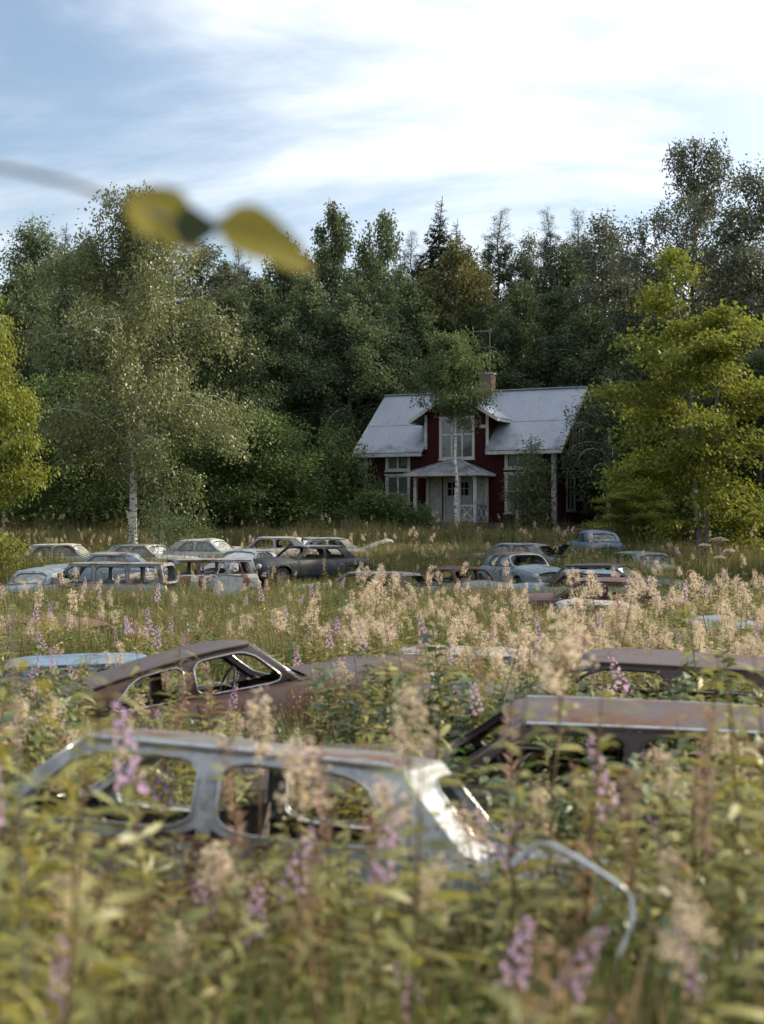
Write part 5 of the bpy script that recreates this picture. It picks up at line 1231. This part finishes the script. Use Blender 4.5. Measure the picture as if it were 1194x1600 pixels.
    single('fireweed', FW[4], 'flower_spike', 1130, 1440, 3.6, 1.35, 'blurred pink fireweed at the lower right corner', 'fireweed', 2.2)
    single('seeding_fireweed', SD[0], 'seed_spike', 1095, 1110, 4.4, 1.3, 'tall blurred brown seed spike near the right edge', 'fireweed', 1.1)
    single('seeding_fireweed', SD[1], 'seed_spike', 925, 1210, 4.8, 1.3, 'reddish blurred seed spike above the bent trim strip', 'fireweed', 1.9)
    single('fireweed', FW[1], 'flower_spike', 1063, 895, 21, 1.35, 'pink fireweed standing tall above the cream flower band', 'fireweed', 1.9)
meadow()

# ================================================================== hanging twig near the lens and the sapling at the left edge
M['L_aspen'] = leafmat('yellowing aspen leaf', (0.26, 0.22, 0.02), (0.42, 0.33, 0.04), 0.5, 0.06, 0.05, (0.45, 0.36, 0.04))
M['L_aspen_d'] = leafmat('green aspen leaf', (0.045, 0.065, 0.03), (0.07, 0.09, 0.04), 0.3, 0.10, 0.05)
def big_leaf(name, parent, base, axis, normal, ln, wd, mat, curl=.2, fold=.25):
    b = MB(); A = Vector(axis).normalized(); S = A.cross(Vector(normal)).normalized(); U = S.cross(A); rows = []
    for i in range(9):
        t = i / 8; w = wd * (math.sin(math.pi * min(1, t ** .75)) ** .8) * (1 + .10 * math.sin(7 * t + ln * 90)) + .0006; c = Vector(base) + A * ln * t - U * ln * curl * t * t
        rows.append([c + S * w * k + U * abs(k) * w * fold for k in (-1, -.5, 0, .5, 1)])
    b.grid(rows); return b.build(name, mat, parent)
def twig():
    d = 1.9; gx, gy = -.95, 1.85; gz = float(G(gx, gy))
    o = empty('aspen_sapling', (gx, gy, gz)); tag(o, 'twig with blurred yellow leaves hanging across the sky at upper left', 'twig')
    loc = lambda p: Vector(p) - Vector((gx, gy, gz))
    tip = at(330, 345, d)
    b = MB(); b.tube([(0, 0, -.1), (.02, .01, 1.0), (.0, .03, 1.6), loc((-.95, 1.85, ZC + .56)), loc((-.98, 1.85, ZC + .9))], [.014, .012, .010, .007, .003], 6); b.build('trunk', M['greybark'], o)
    b = MB(); b.tube([loc((-.95, 1.85, ZC + .52)), loc(at(-130, 235, d)), loc(at(30, 266, d)), loc(at(110, 285, d)), loc(at(200, 318, d)), loc(at(270, 345, d)), loc(tip), loc(at(345, 345, d))], [.006, .005, .0045, .0045, .004, .0035, .003, .002], 6); b.build('twig', M['greybark'], o)
    big_leaf('leaf', o, loc(at(200, 305, d)), at(300, 372, d) - at(200, 305, d), (.35, -.8, .5), .125, .047, M['L_aspen'], .14)
    big_leaf('leaf', o, loc(at(338, 344, d)), at(465, 412, d) - at(338, 344, d) + Vector((0, 0, .02)), (.3, -.9, .35), .145, .040, M['L_aspen'], .26)
    big_leaf('leaf', o, loc(at(268, 352, d - .01)), at(332, 356, d) - at(268, 352, d), (.1, -.9, -.3), .064, .026, M['L_aspen_d'], .05)
    # sapling low at the left edge
    x, y = tx(48, 3.4), 3.4; z = float(G(x, y)); o = empty('aspen_sapling', (x, y, z)); tag(o, 'young sapling with yellow green leaves at the left edge of the foreground', 'sapling')
    h = ZC + (HOR - 940) / F * y - z; rng = np.random.default_rng(9); sp = stem_curve(rng, h, .04); b = MB(); b.tube(sp, [.008, .007, .006, .005, .004, .003, .002], 6); b.build('trunk', M['greybark'], o)
    for i in range(22):
        p = Vector(poly_at(sp, .35 + .029 * i)); a = i * 2.4; dv = Vector((math.cos(a), math.sin(a), .25)); q = p + dv * rng.uniform(.04, .12)
        b = MB(); b.tube([p, q], .0012, 4); b.build('twig', M['greybark'], o)
        big_leaf('leaf', o, q, dv + Vector((0, 0, -.5)), (0, 0, 1), rng.uniform(.05, .075), rng.uniform(.018, .026), M['L_aspen'], .2)
twig()
